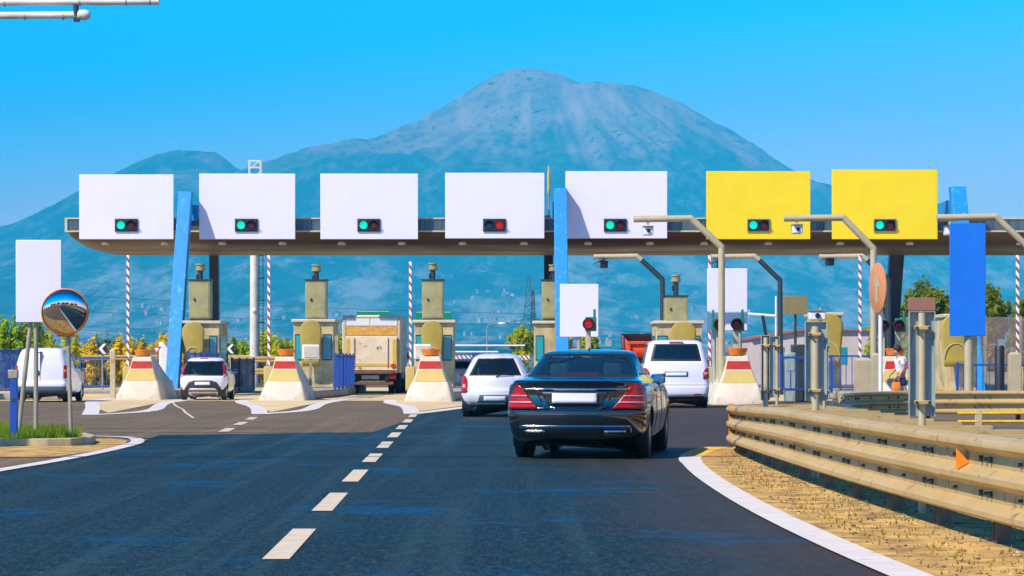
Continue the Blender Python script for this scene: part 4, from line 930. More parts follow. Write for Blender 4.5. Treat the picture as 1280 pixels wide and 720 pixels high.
def post_block(px, ptop, pbot_y, w, label, Y, band=False):
    X, Z = P(px, ptop, Y); t = thing('marker_post', label, 'post', (X, Y, 0), group='beige marker posts')
    mb = MB(); mb.box(-w/2, w/2, -w/2, w/2, 0, Z-.08); mb.loft([[(a*w/2, b*w/2, Z-.08) for a, b in ((-1,-1),(1,-1),(1,1),(-1,1))], [(a*w/4, b*w/4, Z) for a, b in ((-1,-1),(1,-1),(1,1),(-1,1))]])
    mb.build('body', M['pole_beige'], t, bevel=.01)
    if band:
        mb = MB(); mb.box(-w*.3, w*.3, -w/2-.012, -w/2-.002, Z-.5, Z-.36); mb.build('reflector', M['orange'], t)
post_block(141, 436, 0, .18, 'beige post with a small orange mark left of the left crash nose', 101, True)
post_block(1079, 447, 0, .5, 'wide pale yellow post before the blue railing at the right', 84)
post_block(1094, 441, 0, .22, 'slim beige post left of the walking person', 83)
post_block(1268, 440, 0, .35, 'pale yellow post at the right edge', 84)
for (px, Y, lab, s) in ((128, 122, 'white chevron board beside the left striped boom', 1), (288, 135, 'white chevron board beside the left toll booth', 1)):
    X, Z = P(px, 436, Y); t = thing('chevron_board', lab, 'sign', (X, Y, 0), group='black and white chevron boards')
    mb = MB(); mb.box(-.19, .19, -.02, .02, Z-.24, Z+.24); mb.build('panel', M['black'], t)
    mb = MB(); mb.add([(x_, -.03, Z+z_) for x_, z_ in ((-.17, 0), (.03, .22), (.17, .22), (-.01, 0), (.17, -.22), (.03, -.22))], [(0,1,2,3), (0,3,4,5)]); mb.build('arrow', M['white'], t, smooth=False)
    mb = MB(); mb.cyl((0, .06, 0), (0, .06, Z), .04); mb.build('post', M['galv'], t)
X, Z = P(196, 438, 118); t = thing('yield_sign', 'small red and white triangular sign beyond the left crash nose', 'sign', (X, 118, 0))
mb = MB(); mb.prism([(-.19, Z+.16), (.19, Z+.16), (0, Z-.17)], 'Y', -.015, .015); mb.build('panel', M['red'], t)
mb = MB(); mb.prism([(-.10, Z+.11), (.10, Z+.11), (0, Z-.07)], 'Y', -.025, -.017); mb.build('face', M['white'], t)
mb = MB(); mb.cyl((0, .05, 0), (0, .05, Z), .035); mb.build('post', M['galv'], t)
X, Z = P(209, 428, 121); t = thing('white_cabinet', 'plain white cabinet left of the foot of the left blue column', 'cabinet', (X, 121, 0))
mb = MB(); mb.box(-.35, .35, 0, .5, .0, Z); mb.build('body', M['white'], t, bevel=.03); mb = MB(); mb.box(-.3, .3, -.02, -.002, .5, Z-.1); mb.build('door', M['white'], t, bevel=.01)
def far_rail(x0, x1, Y, z, label):
    t = thing('crash_rail', label, 'guardrail', (x0, Y, 0), group='pale guardrails beyond the plaza')
    mb = MB(); L = x1-x0; mb.loft([[(xx, u, z+v) for u, v in ((0, -.15), (-.06, -.10), (-.06, -.04), (0, 0), (-.06, .04), (-.06, .10), (0, .15), (.02, .15), (.02, -.15))] for xx in (0, L)]); mb.build('beam', M['galv_rail'], t)
    k = 0
    while k < L: mb = MB(); mb.box(k, k+.08, .03, .12, 0, z+.1); mb.build('post', M['galv'], t, smooth=False); k += 3.0
far_rail(-29, -14, 150, 1.55, 'pale guardrail running below the yellow hedge')
far_rail(-17.5, -10, 140, .85, 'pale guardrail left of the toll booth beside the lighting tower')
far_rail(-17.5, -10, 141, 1.45, 'upper pale guardrail between the white hatchback and the lighting tower')

# ------------------------------------------------------------------ lighting tower, lamps, pylon, wires
X, Z = P(319, 201, 150); t = thing('lighting_tower', 'tall pale lighting tower with a dark ladder, rising behind the canopy', 'tower', (X, 150, 0))
mb = MB(); mb.cyl((-.06, 0, 0), (-.06, 0, Z-.9), .24, .19, n=20); mb.build('pole', M['white_paint'], t)
mb = MB()
for q in (.20, .42): mb.cyl((q, 0, .3), (q, 0, Z-.8), .025, n=6)
z_ = .5
while z_ < Z-.9: mb.cyl((.20, 0, z_), (.42, 0, z_), .018, n=5); z_ += .33
for z_ in np.arange(1, Z-1, 1.2): mb.lathe([(.20, z_), (.20, z_+.05)], (.31, 0, 0), n=10, cap=False)
mb.build('ladder', M['dark_metal'], t, smooth=False)
mb = MB()
for a, b in ((-.3, -.3), (.3, -.3), (.3, .3), (-.3, .3)): mb.cyl((a, b, Z-1.2), (a, b, Z), .035, n=6)
for z_ in (Z-1.15, Z-.75, Z-.35, Z): mb.box(-.32, .32, -.32, -.28, z_-.03, z_+.01); mb.box(-.32, .32, .28, .32, z_-.03, z_+.01)
for z_ in (Z-1.1, Z-.5): mb.cyl((-.3, -.3, z_), (.3, -.3, z_+.5), .02, n=5)
mb.build('head_frame', M['white_paint'], t)
mb = MB(); mb.lathe([(.02, -.12), (.12, -.05), (.12, .05), (.02, .12)], (-.02, -.28, P(0, 388, 150)[1]), n=14); mb.build('round_lamp', M['white'], t)
def street_lamp(px, ptop, Y, label, arms=1, flip=1):
    X, Z = P(px, ptop, Y); t = thing('street_lamp', label, 'street lamp', (X, Y, 0), group='slim street lamps beyond the plaza')
    mb = MB(); mb.tube([(0, 0, 0), (0, 0, Z-.3), (.1*flip, 0, Z-.05), (.5*flip, 0, Z), (1.0*flip, 0, Z+.05)], [.09, .06, .05, .045, .04], 8); mb.build('pole', M['galv'], t)
    mb = MB(); mb.lathe([(.03, 0), (.12, .15), (.14, .45), (.05, .7)], (1.0*flip if flip > 0 else -1.6, 0, Z+.04), 'X', 10); mb.build('lamp_head', M['white'], t)
street_lamp(609, 405, 260, 'slim street lamp over the road left of the pylon')
street_lamp(697+8, 398, 200, 'street lamp hidden behind the white sign', flip=1) if False else None
def lattice(px, ptop, Y, w0, label, m, arms=True):
    X, Z = P(px, ptop, Y); t = thing('pylon', label, 'pylon', (X, Y, 0)); mb = MB(); n = 10
    for i in range(n):
        za, zb_ = Z*i/n, Z*(i+1)/n; wa = w0*(1-.93*i/n)/2+.03; wb = w0*(1-.93*(i+1)/n)/2+.03
        for a, b in ((-1,-1), (1,-1), (1,1), (-1,1)): mb.cyl((a*wa, b*wa, za), (a*wb, b*wb, zb_), .05, n=4)
        for s in (-1, 1):
            mb.cyl((-wa, s*wa, za), (wb, s*wb, zb_), .03, n=4); mb.cyl((wa, s*wa, za), (-wb, s*wb, zb_), .03, n=4)
            mb.cyl((s*wa, -wa, za), (s*wb, wb, zb_), .03, n=4); mb.cyl((-wb, s*wb, zb_), (wb, s*wb, zb_), .03, n=4)
    mb.build('mast', m, t)
    if arms:
        mb = MB()
        for zz, L in ((Z*.52, 2.6),):
            for s in (-1, 1): mb.cyl((0, 0, zz+.5), (s*L, 0, zz), .04, n=4); mb.cyl((0, 0, zz-.1), (s*L, 0, zz), .04, n=4)
        mb.build('cross_arm', m, t)
M['pylon'] = mat('pylon', (.04, .11, .10), .6)
lattice(661, 345, 300, 2.2, 'green steel lattice pylon between the silver hatchback and the middle booth', M['pylon'])
lattice(666.5, 362, 240, .8, 'narrow dark lattice mast just right of the green pylon', M['dark_metal'], arms=False)
def wire(pa, pb, Y, label, sag=.4, r=.022):
    a = P(*pa, Y); b = P(*pb, Y); pts = [(a[0]+(b[0]-a[0])*k/16-a[0], 0, a[1]+(b[1]-a[1])*k/16-sag*4*(k/16)*(1-k/16)-a[1]) for k in range(17)]
    mb = MB(); mb.tube(pts, r, 5); o = mb.build('power_line', M['dark_metal'], None, loc=(a[0], Y, a[1])); tag(o, label, 'cable', 'power lines across the slope')
wire((-40, 360), (655, 392), 300, 'topmost thin power line crossing behind the booths to the pylon')
wire((-40, 381), (655, 406), 300, 'middle thin power line crossing behind the booths')
wire((-40, 404), (655, 430), 300, 'lowest thin power line crossing behind the booths')
wire((665, 398), (860, 418), 300, 'thin power line running right from the pylon')
t = thing('road_gantry', 'pale horizontal pipe frame over the road beyond the silver hatchback', 'gantry', (P(565, 0, 200)[0], 200, 0))
for a, b, y_ in ((0, 5.2, 432), (0, 3.3, 440)):
    zz = P(0, y_, 200)[1]; mb = MB(); mb.cyl((a, 0, zz), (b, 0, zz), .07); mb.build('pipe', M['white'], t)
mb = MB(); mb.cyl((.05, 0, 0), (.05, 0, P(0, 432, 200)[1]), .07); mb.build('post', M['white'], t)
X, Z = P(564, 447, 150); t = thing('road_barrier', 'red and white striped horizontal barrier behind the silver hatchback', 'barrier', (X, 150, 0))
mb = MB(); mb.box(0, 4.2, -.03, .03, Z-.12, Z+.12); mb.build('board', M['stripe'], t)
for q in (.3, 3.8): mb = MB(); mb.box(q-.05, q+.05, .04, .1, 0, Z); mb.build('leg', M['galv'], t)
for (x0, y0, x1, y1, Y, lab) in ((446, 388, 487, 400, 190, 'green motorway sign peeking over the rusty box truck'), (519.5, 389, 564, 404, 185, 'wide green motorway sign behind the booth right of the truck')):
    t = panel_sign('motorway_sign', lab, 'sign', (x0, y0, x1, y1), Y, M['motorway_green'], [((x0+x1)/2-6, (x0+x1)/2-6), ((x0+x1)/2+6, (x0+x1)/2+6)], group='green motorway signs')
    X0, Z1 = P(x0, y0, Y); X1, Z0 = P(x1, y1, Y); w = (X1-X0)/2
    mb = MB(); mb.box(-w+.04, w-.04, -.04, -.028, Z1-.08, Z1-.05); mb.box(-w+.04, w-.04, -.04, -.028, Z0+.05, Z0+.08); mb.build('border', M['white'], t, smooth=False)

# ------------------------------------------------------------------ right background
t = thing('low_building', 'long pale building with a red roof edge behind the right booths', 'building', (P(940, 0, 165)[0], 165, 0))
X1 = P(1108, 0, 165)[0]-P(940, 0, 165)[0]; H0, H1 = P(0, 425, 165)[1], P(0, 414, 165)[1]
mb = MB(); mb.prism([(0, 0), (X1, 0), (X1, H1), (3.0, H1), (0, H0)], 'Y', 0, 14); wl = mb.build('wall', M['building'], t, smooth=False)
mb = MB(); mb.prism([(-.1, H0+.003), (3.0, H1+.003), (X1, H1+.003), (X1, H1+.12), (3.0, H1+.12), (-.1, H0+.12)], 'Y', -.2, 14.2); mb.build('roof_edge', M['red_trim'], t, smooth=False)
mb = MB(); mb.box(X1-.3, X1-.1, -.06, -.003, 0, H1-.1); mb.build('drainpipe', M['galv'], t)
for q in (1.2, 4.9): mb = MB(); mb.box(q, q+.7, -.03, -.004, 1.2, 2.2); mb.build('window', M['booth_glass'], wl, smooth=False)
M['bg'] = glass('barrier_glass', (.80, .93, .95), .93)
t = thing('noise_barrier', 'tall glass noise barrier with posts before the trees at the right', 'noise barrier', (P(1098, 0, 128)[0], 128, 0))
Hn = P(0, 396, 128)[1]; x = 0
while x < 9.6:
    mb = MB(); mb.box(x, x+.14, -.07, .07, 0, Hn+.05); mb.build('post', M['galv'], t, smooth=False)
    mb = MB(); mb.box(x+.15, x+1.59, -.02, .02, .9, Hn); mb.build('pane', M['bg'], t, smooth=False)
    mb = MB(); mb.box(x+.15, x+1.59, -.05, .05, 0, .88); mb.build('base_panel', M['concrete'], t, smooth=False)
    x += 1.6
X, Z = P(1249.5, 432, 75); t = thing('dark_bollard', 'thick black cylindrical bollard at the right before the blue railing', 'bollard', (X, 75, 0))
mb = MB(); mb.lathe([(.13, 0), (.13, Z-.03), (.11, Z)], n=24); mb.build('body', M['black'], t); mb = MB(); mb.lathe([(.133, Z-.14), (.133, Z-.11)], n=24); mb.build('band', M['dark_metal'], t)
X, Z = P(1022, 393, 95); t = thing('surveillance_camera', 'white boxy surveillance camera on a pole between the two grey delineators', 'camera', (X, 95, 0))
mb = MB(); mb.cyl((.1, 0, 0), (.1, 0, Z+.25), .04); mb.build('pole', M['galv'], t); mb = MB(); mb.box(-.32, .22, -.5, .2, Z-.2, Z+.1); mb.build('housing', M['white'], t, bevel=.04)
mb = MB(); mb.box(-.36, .26, -.55, .25, Z+.12, Z+.15); mb.build('sun_shade', M['galv'], t); mb = MB(); mb.lathe([(.09, -.52), (.08, -.56)], (-.05, 0, Z-.05), 'Y', 14); mb.build('lens', M['black'], t)
X, Z = P(1000, 468, 92)
for (px, py, w, h, Y, lab, m) in ((1000, 440, .55, .75, 93, 'small dark grey control cabinet under the olive sign', 'dark_metal'), (988, 452, .35, .9, 92, 'slim blue-grey ticket machine near the olive sign', 'plate_grey')):
    X, Z = P(px, py, Y); t = thing('control_cabinet', lab, 'cabinet', (X, Y, 0)); mb = MB(); mb.box(-w/2, w/2, 0, .4, .0, Z+h/3); mb.build('body', M[m], t, bevel=.03)
    mb = MB(); mb.box(-w/2+.04, w/2-.04, -.015, -.002, Z-.3, Z+h/3-.06); mb.build('door', M[m], t, bevel=.005)
t = thing('toll_barrier', 'white horizontal barrier arm with its dark prop right of the tall white sign', 'barrier', (P(970, 0, 104)[0], 104, 0))
zz = P(0, 394, 104)[1]; a_ = (P(935, 0, 104)[0]-P(970, 0, 104)[0]); mb = MB(); mb.cyl((a_, 0, zz+.05), (0, 0, zz-.03), .05); mb.build('arm', M['white'], t); mb = MB(); mb.cyl((0, 0, 0), (0, 0, zz+.7), .035); mb.build('post', M['white'], t)
mb = MB(); mb.cyl((-.3, 0, zz-1.2), (-.5, 0, zz), .06); mb.build('prop', M['black'], t)

# ------------------------------------------------------------------ vegetation
def foliage(blobs, n, size, seed=0):
    r = np.random.default_rng(seed); vs = []; fs = []
    vol = np.array([b[3]*b[4]*b[5] for b in blobs]); pr = vol/vol.sum()
    # clumps: leaves gather around clump centres near the blob shells
    for bi, cnt in enumerate(r.multinomial(n, pr)):
        cx, cy, cz, rx, ry, rz = blobs[bi]; k = max(3, cnt//22)
        d = r.normal(size=(k, 3)); d /= np.linalg.norm(d, axis=1)[:, None]; rad = r.uniform(.45, 1.02, k)[:, None]; cc = d*rad
        for c in cc:
            m_ = cnt//k; csz = r.uniform(.10, .24)
            p = c+r.normal(size=(m_, 3))*csz*.6
            for q in p:
                P0 = Vector((cx+q[0]*rx, cy+q[1]*ry, cz+q[2]*rz)); 
                if P0.z < .05: continue
                nn = Vector((q[0]+r.normal()*.7, q[1]+r.normal()*.7, q[2]+.4+r.normal()*.7)).normalized(); a = nn.orthogonal().normalized(); a.rotate(Matrix.Rotation(r.uniform(0, 6.28), 3, nn)); b = nn.cross(a); s = size*r.uniform(.6, 1.4)
                k0 = len(vs); vs += [P0-a*s, P0+b*s*.5, P0+a*s, P0-b*s*.5]; fs.append((k0, k0+1, k0+2, k0+3))
    mb = MB(); mb.add(vs, fs); return mb
def plant(name, label, cat, x, y, blobs, n, size, m, seed, trunk=None, group=None):
    t = thing(name, label, cat, (x, y, 0), group=group)
    foliage(blobs, n, size, seed).build('crown' if trunk else 'foliage', m, t, smooth=False)
    if trunk:
        h, r0 = trunk; mb = MB(); mb.tube([(0, 0, 0), (.08, 0, h*.4), (-.05, .05, h*.8), (0, 0, h)], [r0, r0*.75, r0*.55, r0*.35], 10)
        rr = random.Random(seed)
        for k in range(6):
            a = rr.uniform(0, 6.28); b = rr.choice(blobs); mb.tube([(0, 0, h*.55+.06*k*h), ((b[0]+math.cos(a)*b[3]*.4)*.6, (b[1]+math.sin(a)*b[4]*.4)*.6, (h*.7+b[2])/2), (b[0]+math.cos(a)*b[3]*.6, b[1]+math.sin(a)*b[4]*.6, b[2]+.1*b[5])], [r0*.4, r0*.25, r0*.1], 7)
        mb.build('trunk', M['bark'], t)
    return t
def pz(py, Y): return P(0, py, Y)[1]
def px_(p, Y): return P(p, 0, Y)[0]
def bush(p0, p1, ptop, Y, label, m, seed, name='bush', n=2600, size=.13, lumps=5, group=None, cat='bush'):
    x0, x1 = px_(p0, Y), px_(p1, Y); h = pz(ptop, Y); w = x1-x0; r = random.Random(seed); bl = []
    for k in range(lumps):
        u = (k+.5)/lumps; hh = h*r.uniform(.80, 1.0); bl.append(((u-.5)*w, r.uniform(-.5, .5), hh*.5, w/lumps*.85, min(1.6, max(.8, w/lumps*.8)), hh*.52))
    return plant(name, label, cat, (x0+x1)/2, Y, bl, n, size, m, seed, group=group)
bush(-25, 50, 388, 140, 'big bright green bush at the left edge behind the cargo van', M['leaf_green'], 1, n=6500, lumps=4)
bush(50, 100, 414, 143, 'lower green bush above the cargo van roof', M['leaf_lime'], 2, n=3500, lumps=4)
bush(88, 160, 420, 160, 'yellow flowering bush between the round mirror and the left striped boom', M['leaf_yellow'], 3, n=6000, lumps=6)
bush(158, 232, 416, 160, 'yellow flowering bush beyond the left crash nose', M['leaf_yellow'], 4, n=6000, lumps=6)
bush(268, 322, 420, 165, 'green bush between the left booth and the lighting tower', M['leaf_green'], 5, n=5000, lumps=4)
bush(322, 372, 410, 165, 'leafy green bush between the lighting tower and the second booth', M['leaf_lime'], 6, n=4500, lumps=3)
bush(410, 432, 413, 165, 'green bush in the gap left of the rusty box truck', M['leaf_green'], 7, n=2500, lumps=2)
bush(566, 655, 441, 190, 'low green bush behind the silver hatchback', M['leaf_green'], 8, n=4500, lumps=6)
bush(118, 152, 408, 420, 'far dark green treetop above the yellow hedge', M['leaf_dark'], 9, n=1800, size=.25, lumps=3)
bush(560, 580, 450, 170, 'low bush in the gap right of the third booth', M['leaf_lime'], 19, n=1000, lumps=2)
def tree(p0, p1, ptop, Y, label, m, seed, n=7000, size=.14, low=.35, name='tree', group=None):
    x0, x1 = px_(p0, Y), px_(p1, Y); h = pz(ptop, Y); w = x1-x0; r = random.Random(seed); bl = [(0, 0, h*.70, w*.36, w*.36, h*.29)]
    for k in range(6):
        a = k*1.05+r.uniform(-.2, .2); bl.append((math.cos(a)*w*.30, math.sin(a)*w*.28, h*r.uniform(.48, .78), w*r.uniform(.17, .24), w*.22, h*r.uniform(.14, .22)))
    return plant(name, label, 'tree', (x0+x1)/2, Y, bl, n, size, m, seed, (h*.7, .16), group)
tree(633, 672, 407, 220, 'yellow-green tree behind the pylon left of the middle booth', M['leaf_lime'], 11)
tree(724, 752, 415, 230, 'small round tree seen below the white sign above the sedan', M['leaf_green'], 12, n=3500)
tree(1118, 1192, 354, 150, 'dense dark tree left of the blue sign', M['leaf_dark'], 13, n=15000)
tree(1190, 1262, 352, 152, 'dense dark tree right of the blue sign', M['leaf_dark'], 14, n=15000)
tree(1098, 1128, 372, 156, 'slim tree beside the right rear column', M['leaf_dark'], 15, n=5000)
tree(1258, 1310, 372, 156, 'dark tree cut by the right edge', M['leaf_dark'], 16, n=8000)
bush(1100, 1180, 425, 137, 'low shrub behind the noise barrier near the walking person', M['leaf_green'], 17, n=5000, lumps=6)
bush(1180, 1300, 420, 137, 'shrub with reddish tips behind the noise barrier at the right', mat('leaf_rust', (.16, .10, .04), .8, col2=(.05, .09, .03), scale=.8, amt=1), 18, n=6000, lumps=7)
bush(1085, 1110, 405, 150, 'pale green shrub behind the mast with the orange disc', M['leaf_lime'], 20, n=2200, lumps=2)
# two small potted columns of green at the far left were not visible
# far-off houses and greenhouses on the slopes: one scatter nobody could count
def houses():
    r = np.random.default_rng(5); mb = MB(); cl_ = [(r.uniform(-1100, 1300), r.uniform(4500, 8200)) for _ in range(26)]; n = 0
    for cx, cy_ in cl_:
        for k in range(r.integers(3, 18)):
            x = cx+r.normal()*70; y = cy_+r.normal()*120
            z = float(height(np.array([x]), np.array([y]))[0]); w, d, h = r.uniform(5, 14), r.uniform(6, 12), r.uniform(5, 11)
            mb.cur = int(r.integers(0, 3)); Mx = Matrix.Translation((x, y, z)) @ Matrix.Rotation(r.uniform(0, 3), 4, 'Z')
            mb.box(-w/2, w/2, -d/2, d/2, -4, h, Mx); mb.cur = 3
            mb.add([Mx @ Vector(v) for v in ((-w/2-.3, -d/2-.3, h), (w/2+.3, -d/2-.3, h), (w/2+.3, d/2+.3, h), (-w/2-.3, d/2+.3, h), (-w/2, 0, h+2), (w/2, 0, h+2))], [(0,1,5,4), (3,2,5,4), (0,4,3), (1,5,2)])
    o = mb.build('far_houses', [mat('house_white', (.6, .54, .48), .8), mat('house_pink', (.5, .30, .22), .8), mat('house_cream', (.42, .36, .28), .8), mat('house_roof', (.4, .17, .1), .8)], None, smooth=False)
    o['kind'] = 'stuff'; o['label'] = 'far off pale houses scattered on the lower slopes'; o['category'] = 'houses'
houses()

# unseen treeline added behind the viewer to darken reflections in bodywork and mirror
tree(-1, 1, 0, 1, '', M['leaf_dark'], 0) if False else None
for i_, (x_, y_, h_) in enumerate([(-30, -70, 9), (-19, -66, 8), (-9, -72, 9.5), (3, -68, 8.5), (13, -74, 9), (24, -66, 8), (34, -60, 9)]):
    bl = [(0, 0, h_*.62, 4.6, 3.5, h_*.36), (-2.5, .5, h_*.45, 3.2, 3, h_*.3), (2.6, -.4, h_*.48, 3.2, 3, h_*.3)]
    plant('reflection_tree', 'dark tree added behind the viewer, seen only in reflections', 'tree', x_, y_, bl, 2600, .42, M['leaf_dark'], 40+i_, (h_*.6, .25), 'trees added behind the viewer for reflections')
# ------------------------------------------------------------------ vehicles
M['paint_black'] = mat('paint_black', (0.004, 0.009, 0.014), 0.10, 0.0, col2=(0.006, 0.012, 0.018), scale=2, coat=1.0, spec=.6, rvar=.02)
M['paint_silver'] = mat('paint_silver', (0.70, 0.69, 0.72), 0.32, 0.1, col2=(0.66, 0.65, 0.68), scale=2, coat=.8, rvar=.03)
M['paint_white'] = mat('paint_white', (0.74, 0.72, 0.78), 0.3, 0.0, col2=(0.70, 0.68, 0.74), scale=1.5, coat=.7, rvar=.04)
M['paint_orange'] = mat('paint_orange', (0.72, 0.07, 0.01), 0.45, col2=(0.6, .06, .01), scale=1.5)
M['plastic'] = mat('plastic', (0.03, 0.032, 0.035), 0.6)
M['trim_grey'] = mat('trim_grey', (.09, .12, .14), .5)
M['alloy'] = mat('alloy', (.5, .5, .5), .3, .8)
M['car_glass'] = glass('car_glass', (.55, .78, .80), .88)
M['car_glass_dark'] = glass('car_glass_dark', (.50, .68, .72), .85)
M['van_glass'] = glass('van_glass', (.25, .62, .62), .75)
M['tail_red'] = mat('tail_red', (0.42, 0.003, 0.005), 0.25, col2=(.30, .002, .004), scale=12, coat=.25, spec=.3)
M['tail_clear'] = mat('tail_clear', (0.62, 0.30, 0.26), 0.3)
M['plate'] = mat('plate', (0.78, 0.76, 0.80), 0.4, col2=(.72, .70, .74))

class Body:
    """closed shell made of plan outlines stacked in height; each outline has rear edge, corners, sides and front edge"""
    NR, NC, NS, NF = 24, 8, 72, 12
    def __init__(s, layers, sub=3, cr=.28, cf=.35, bow=.10, bowf=.25, tuck=.03):
        L = np.array([l[:4] for l in layers], float)     # z, rear y, front y, half width
        s.cr, s.cf, s.bow, s.bowf, s.tuck = cr, cf, bow, bowf, tuck
        out_ = []
        for i in range(len(L)-1):
            for j in range(sub):
                u = j/sub; p0 = L[max(i-1, 0)]; p1 = L[i]; p2 = L[i+1]; p3 = L[min(i+2, len(L)-1)]
                h = p2[0]-p1[0]
                # monotone hermite per channel
                def hm(k):
                    d1 = (p2[k]-p1[k])/h; d0 = (p1[k]-p0[k])/(p1[0]-p0[0]) if p1[0] > p0[0] else d1; d2 = (p3[k]-p2[k])/(p3[0]-p2[0]) if p3[0] > p2[0] else d1
                    m1 = 0 if d0*d1 <= 0 else 2*d0*d1/(d0+d1); m2 = 0 if d1*d2 <= 0 else 2*d1*d2/(d1+d2)
                    return p1[k]*(1+2*u)*(1-u)**2+m1*h*u*(1-u)**2+p2[k]*u*u*(3-2*u)+m2*h*u*u*(u-1)
                out_.append((p1[0]+h*u, hm(1), hm(2), hm(3)))
        out_.append(tuple(L[-1])); s.L = out_
        s.rings = [s.outline(*l) for l in out_]; s.n = len(s.rings[0])
    def outline(s, z, yr, yf, w):
        kk = min(1, (yf-yr)/(s.bow+s.cr+s.bowf+s.cf)/1.25); bow, bowf = s.bow*kk, s.bowf*kk
        cr = min(s.cr*kk, w*.6); cf = min(s.cf*kk, w*.6); xr = w-cr; xf = w-cf; r = []
        half = []
        for i in range(s.NR//2+1): x = xr*i/(s.NR//2); half.append((x, yr+bow*(x/xr)**2 if xr > 0 else yr))
        ya = yr+bow
        # corner leaves tangentially to the bow
        for i in range(1, s.NC+1):
            a = PI/2*i/s.NC; sl = .55*bow
            half.append((xr+cr*math.sin(a), ya+cr*(1-math.cos(a))+sl*math.sin(a)*0.6))
        y0 = half[-1][1]; yb = yf-bowf-cf
        for i in range(1, s.NS+1):
            u = i/s.NS; half.append((w-s.tuck*(2*u-1)**2*.8+s.tuck*.8, y0+(yb-y0)*u))
        for i in range(1, s.NC+1):
            a = PI/2*i/s.NC; half.append((xf+cf*math.cos(a), yb+cf*math.sin(a)))
        for i in range(1, s.NF//2+1):
            u = 1-i/(s.NF//2); half.append((xf*u, yf-bowf*u*u))
        right = half; left = [(-x, y) for x, y in half[1:-1]][::-1]
        return [(x, y, z) for x, y in right+left]
    def seg(s, j):
        """segment of column j (right half index or mirrored)"""
        a = s.NR//2; b = a+s.NC; c = b+s.NS; d = c+s.NC; e = d+s.NF//2
        jj = j if j < e else 2*e-1-j
        side = 'R' if j < e else 'L'
        if jj < a: return 'rear', jj/a, side
        if jj < b: return 'rc', (jj-a)/s.NC, side
        if jj < c: return 'side', (jj-b)/s.NS, side
        if jj < d: return 'fc', (jj-c)/s.NC, side
        return 'front', (jj-d)/(s.NF//2), side
    def params(s, z):
        A = np.array(s.L); return [float(np.interp(z, A[:, 0], A[:, k])) for k in (1, 2, 3)]
    def rear_y(s, x, z):
        yr, yf, w = s.params(z); o = s.outline(z, yr, yf, w); k = s.NR//2+s.NC+1; xs_ = [p[0] for p in o[:k]]; ys_ = [p[1] for p in o[:k]]
        return float(np.interp(min(abs(x), w-.001), xs_, ys_))
    def side_x(s, y, z):
        yr, yf, w = s.params(z); o = s.outline(z, yr, yf, w); k0 = s.NR//2+s.NC//2; k1 = s.NR//2+s.NC+s.NS; return float(np.interp(y, [p[1] for p in o[k0:k1]], [p[0] for p in o[k0:k1]]))
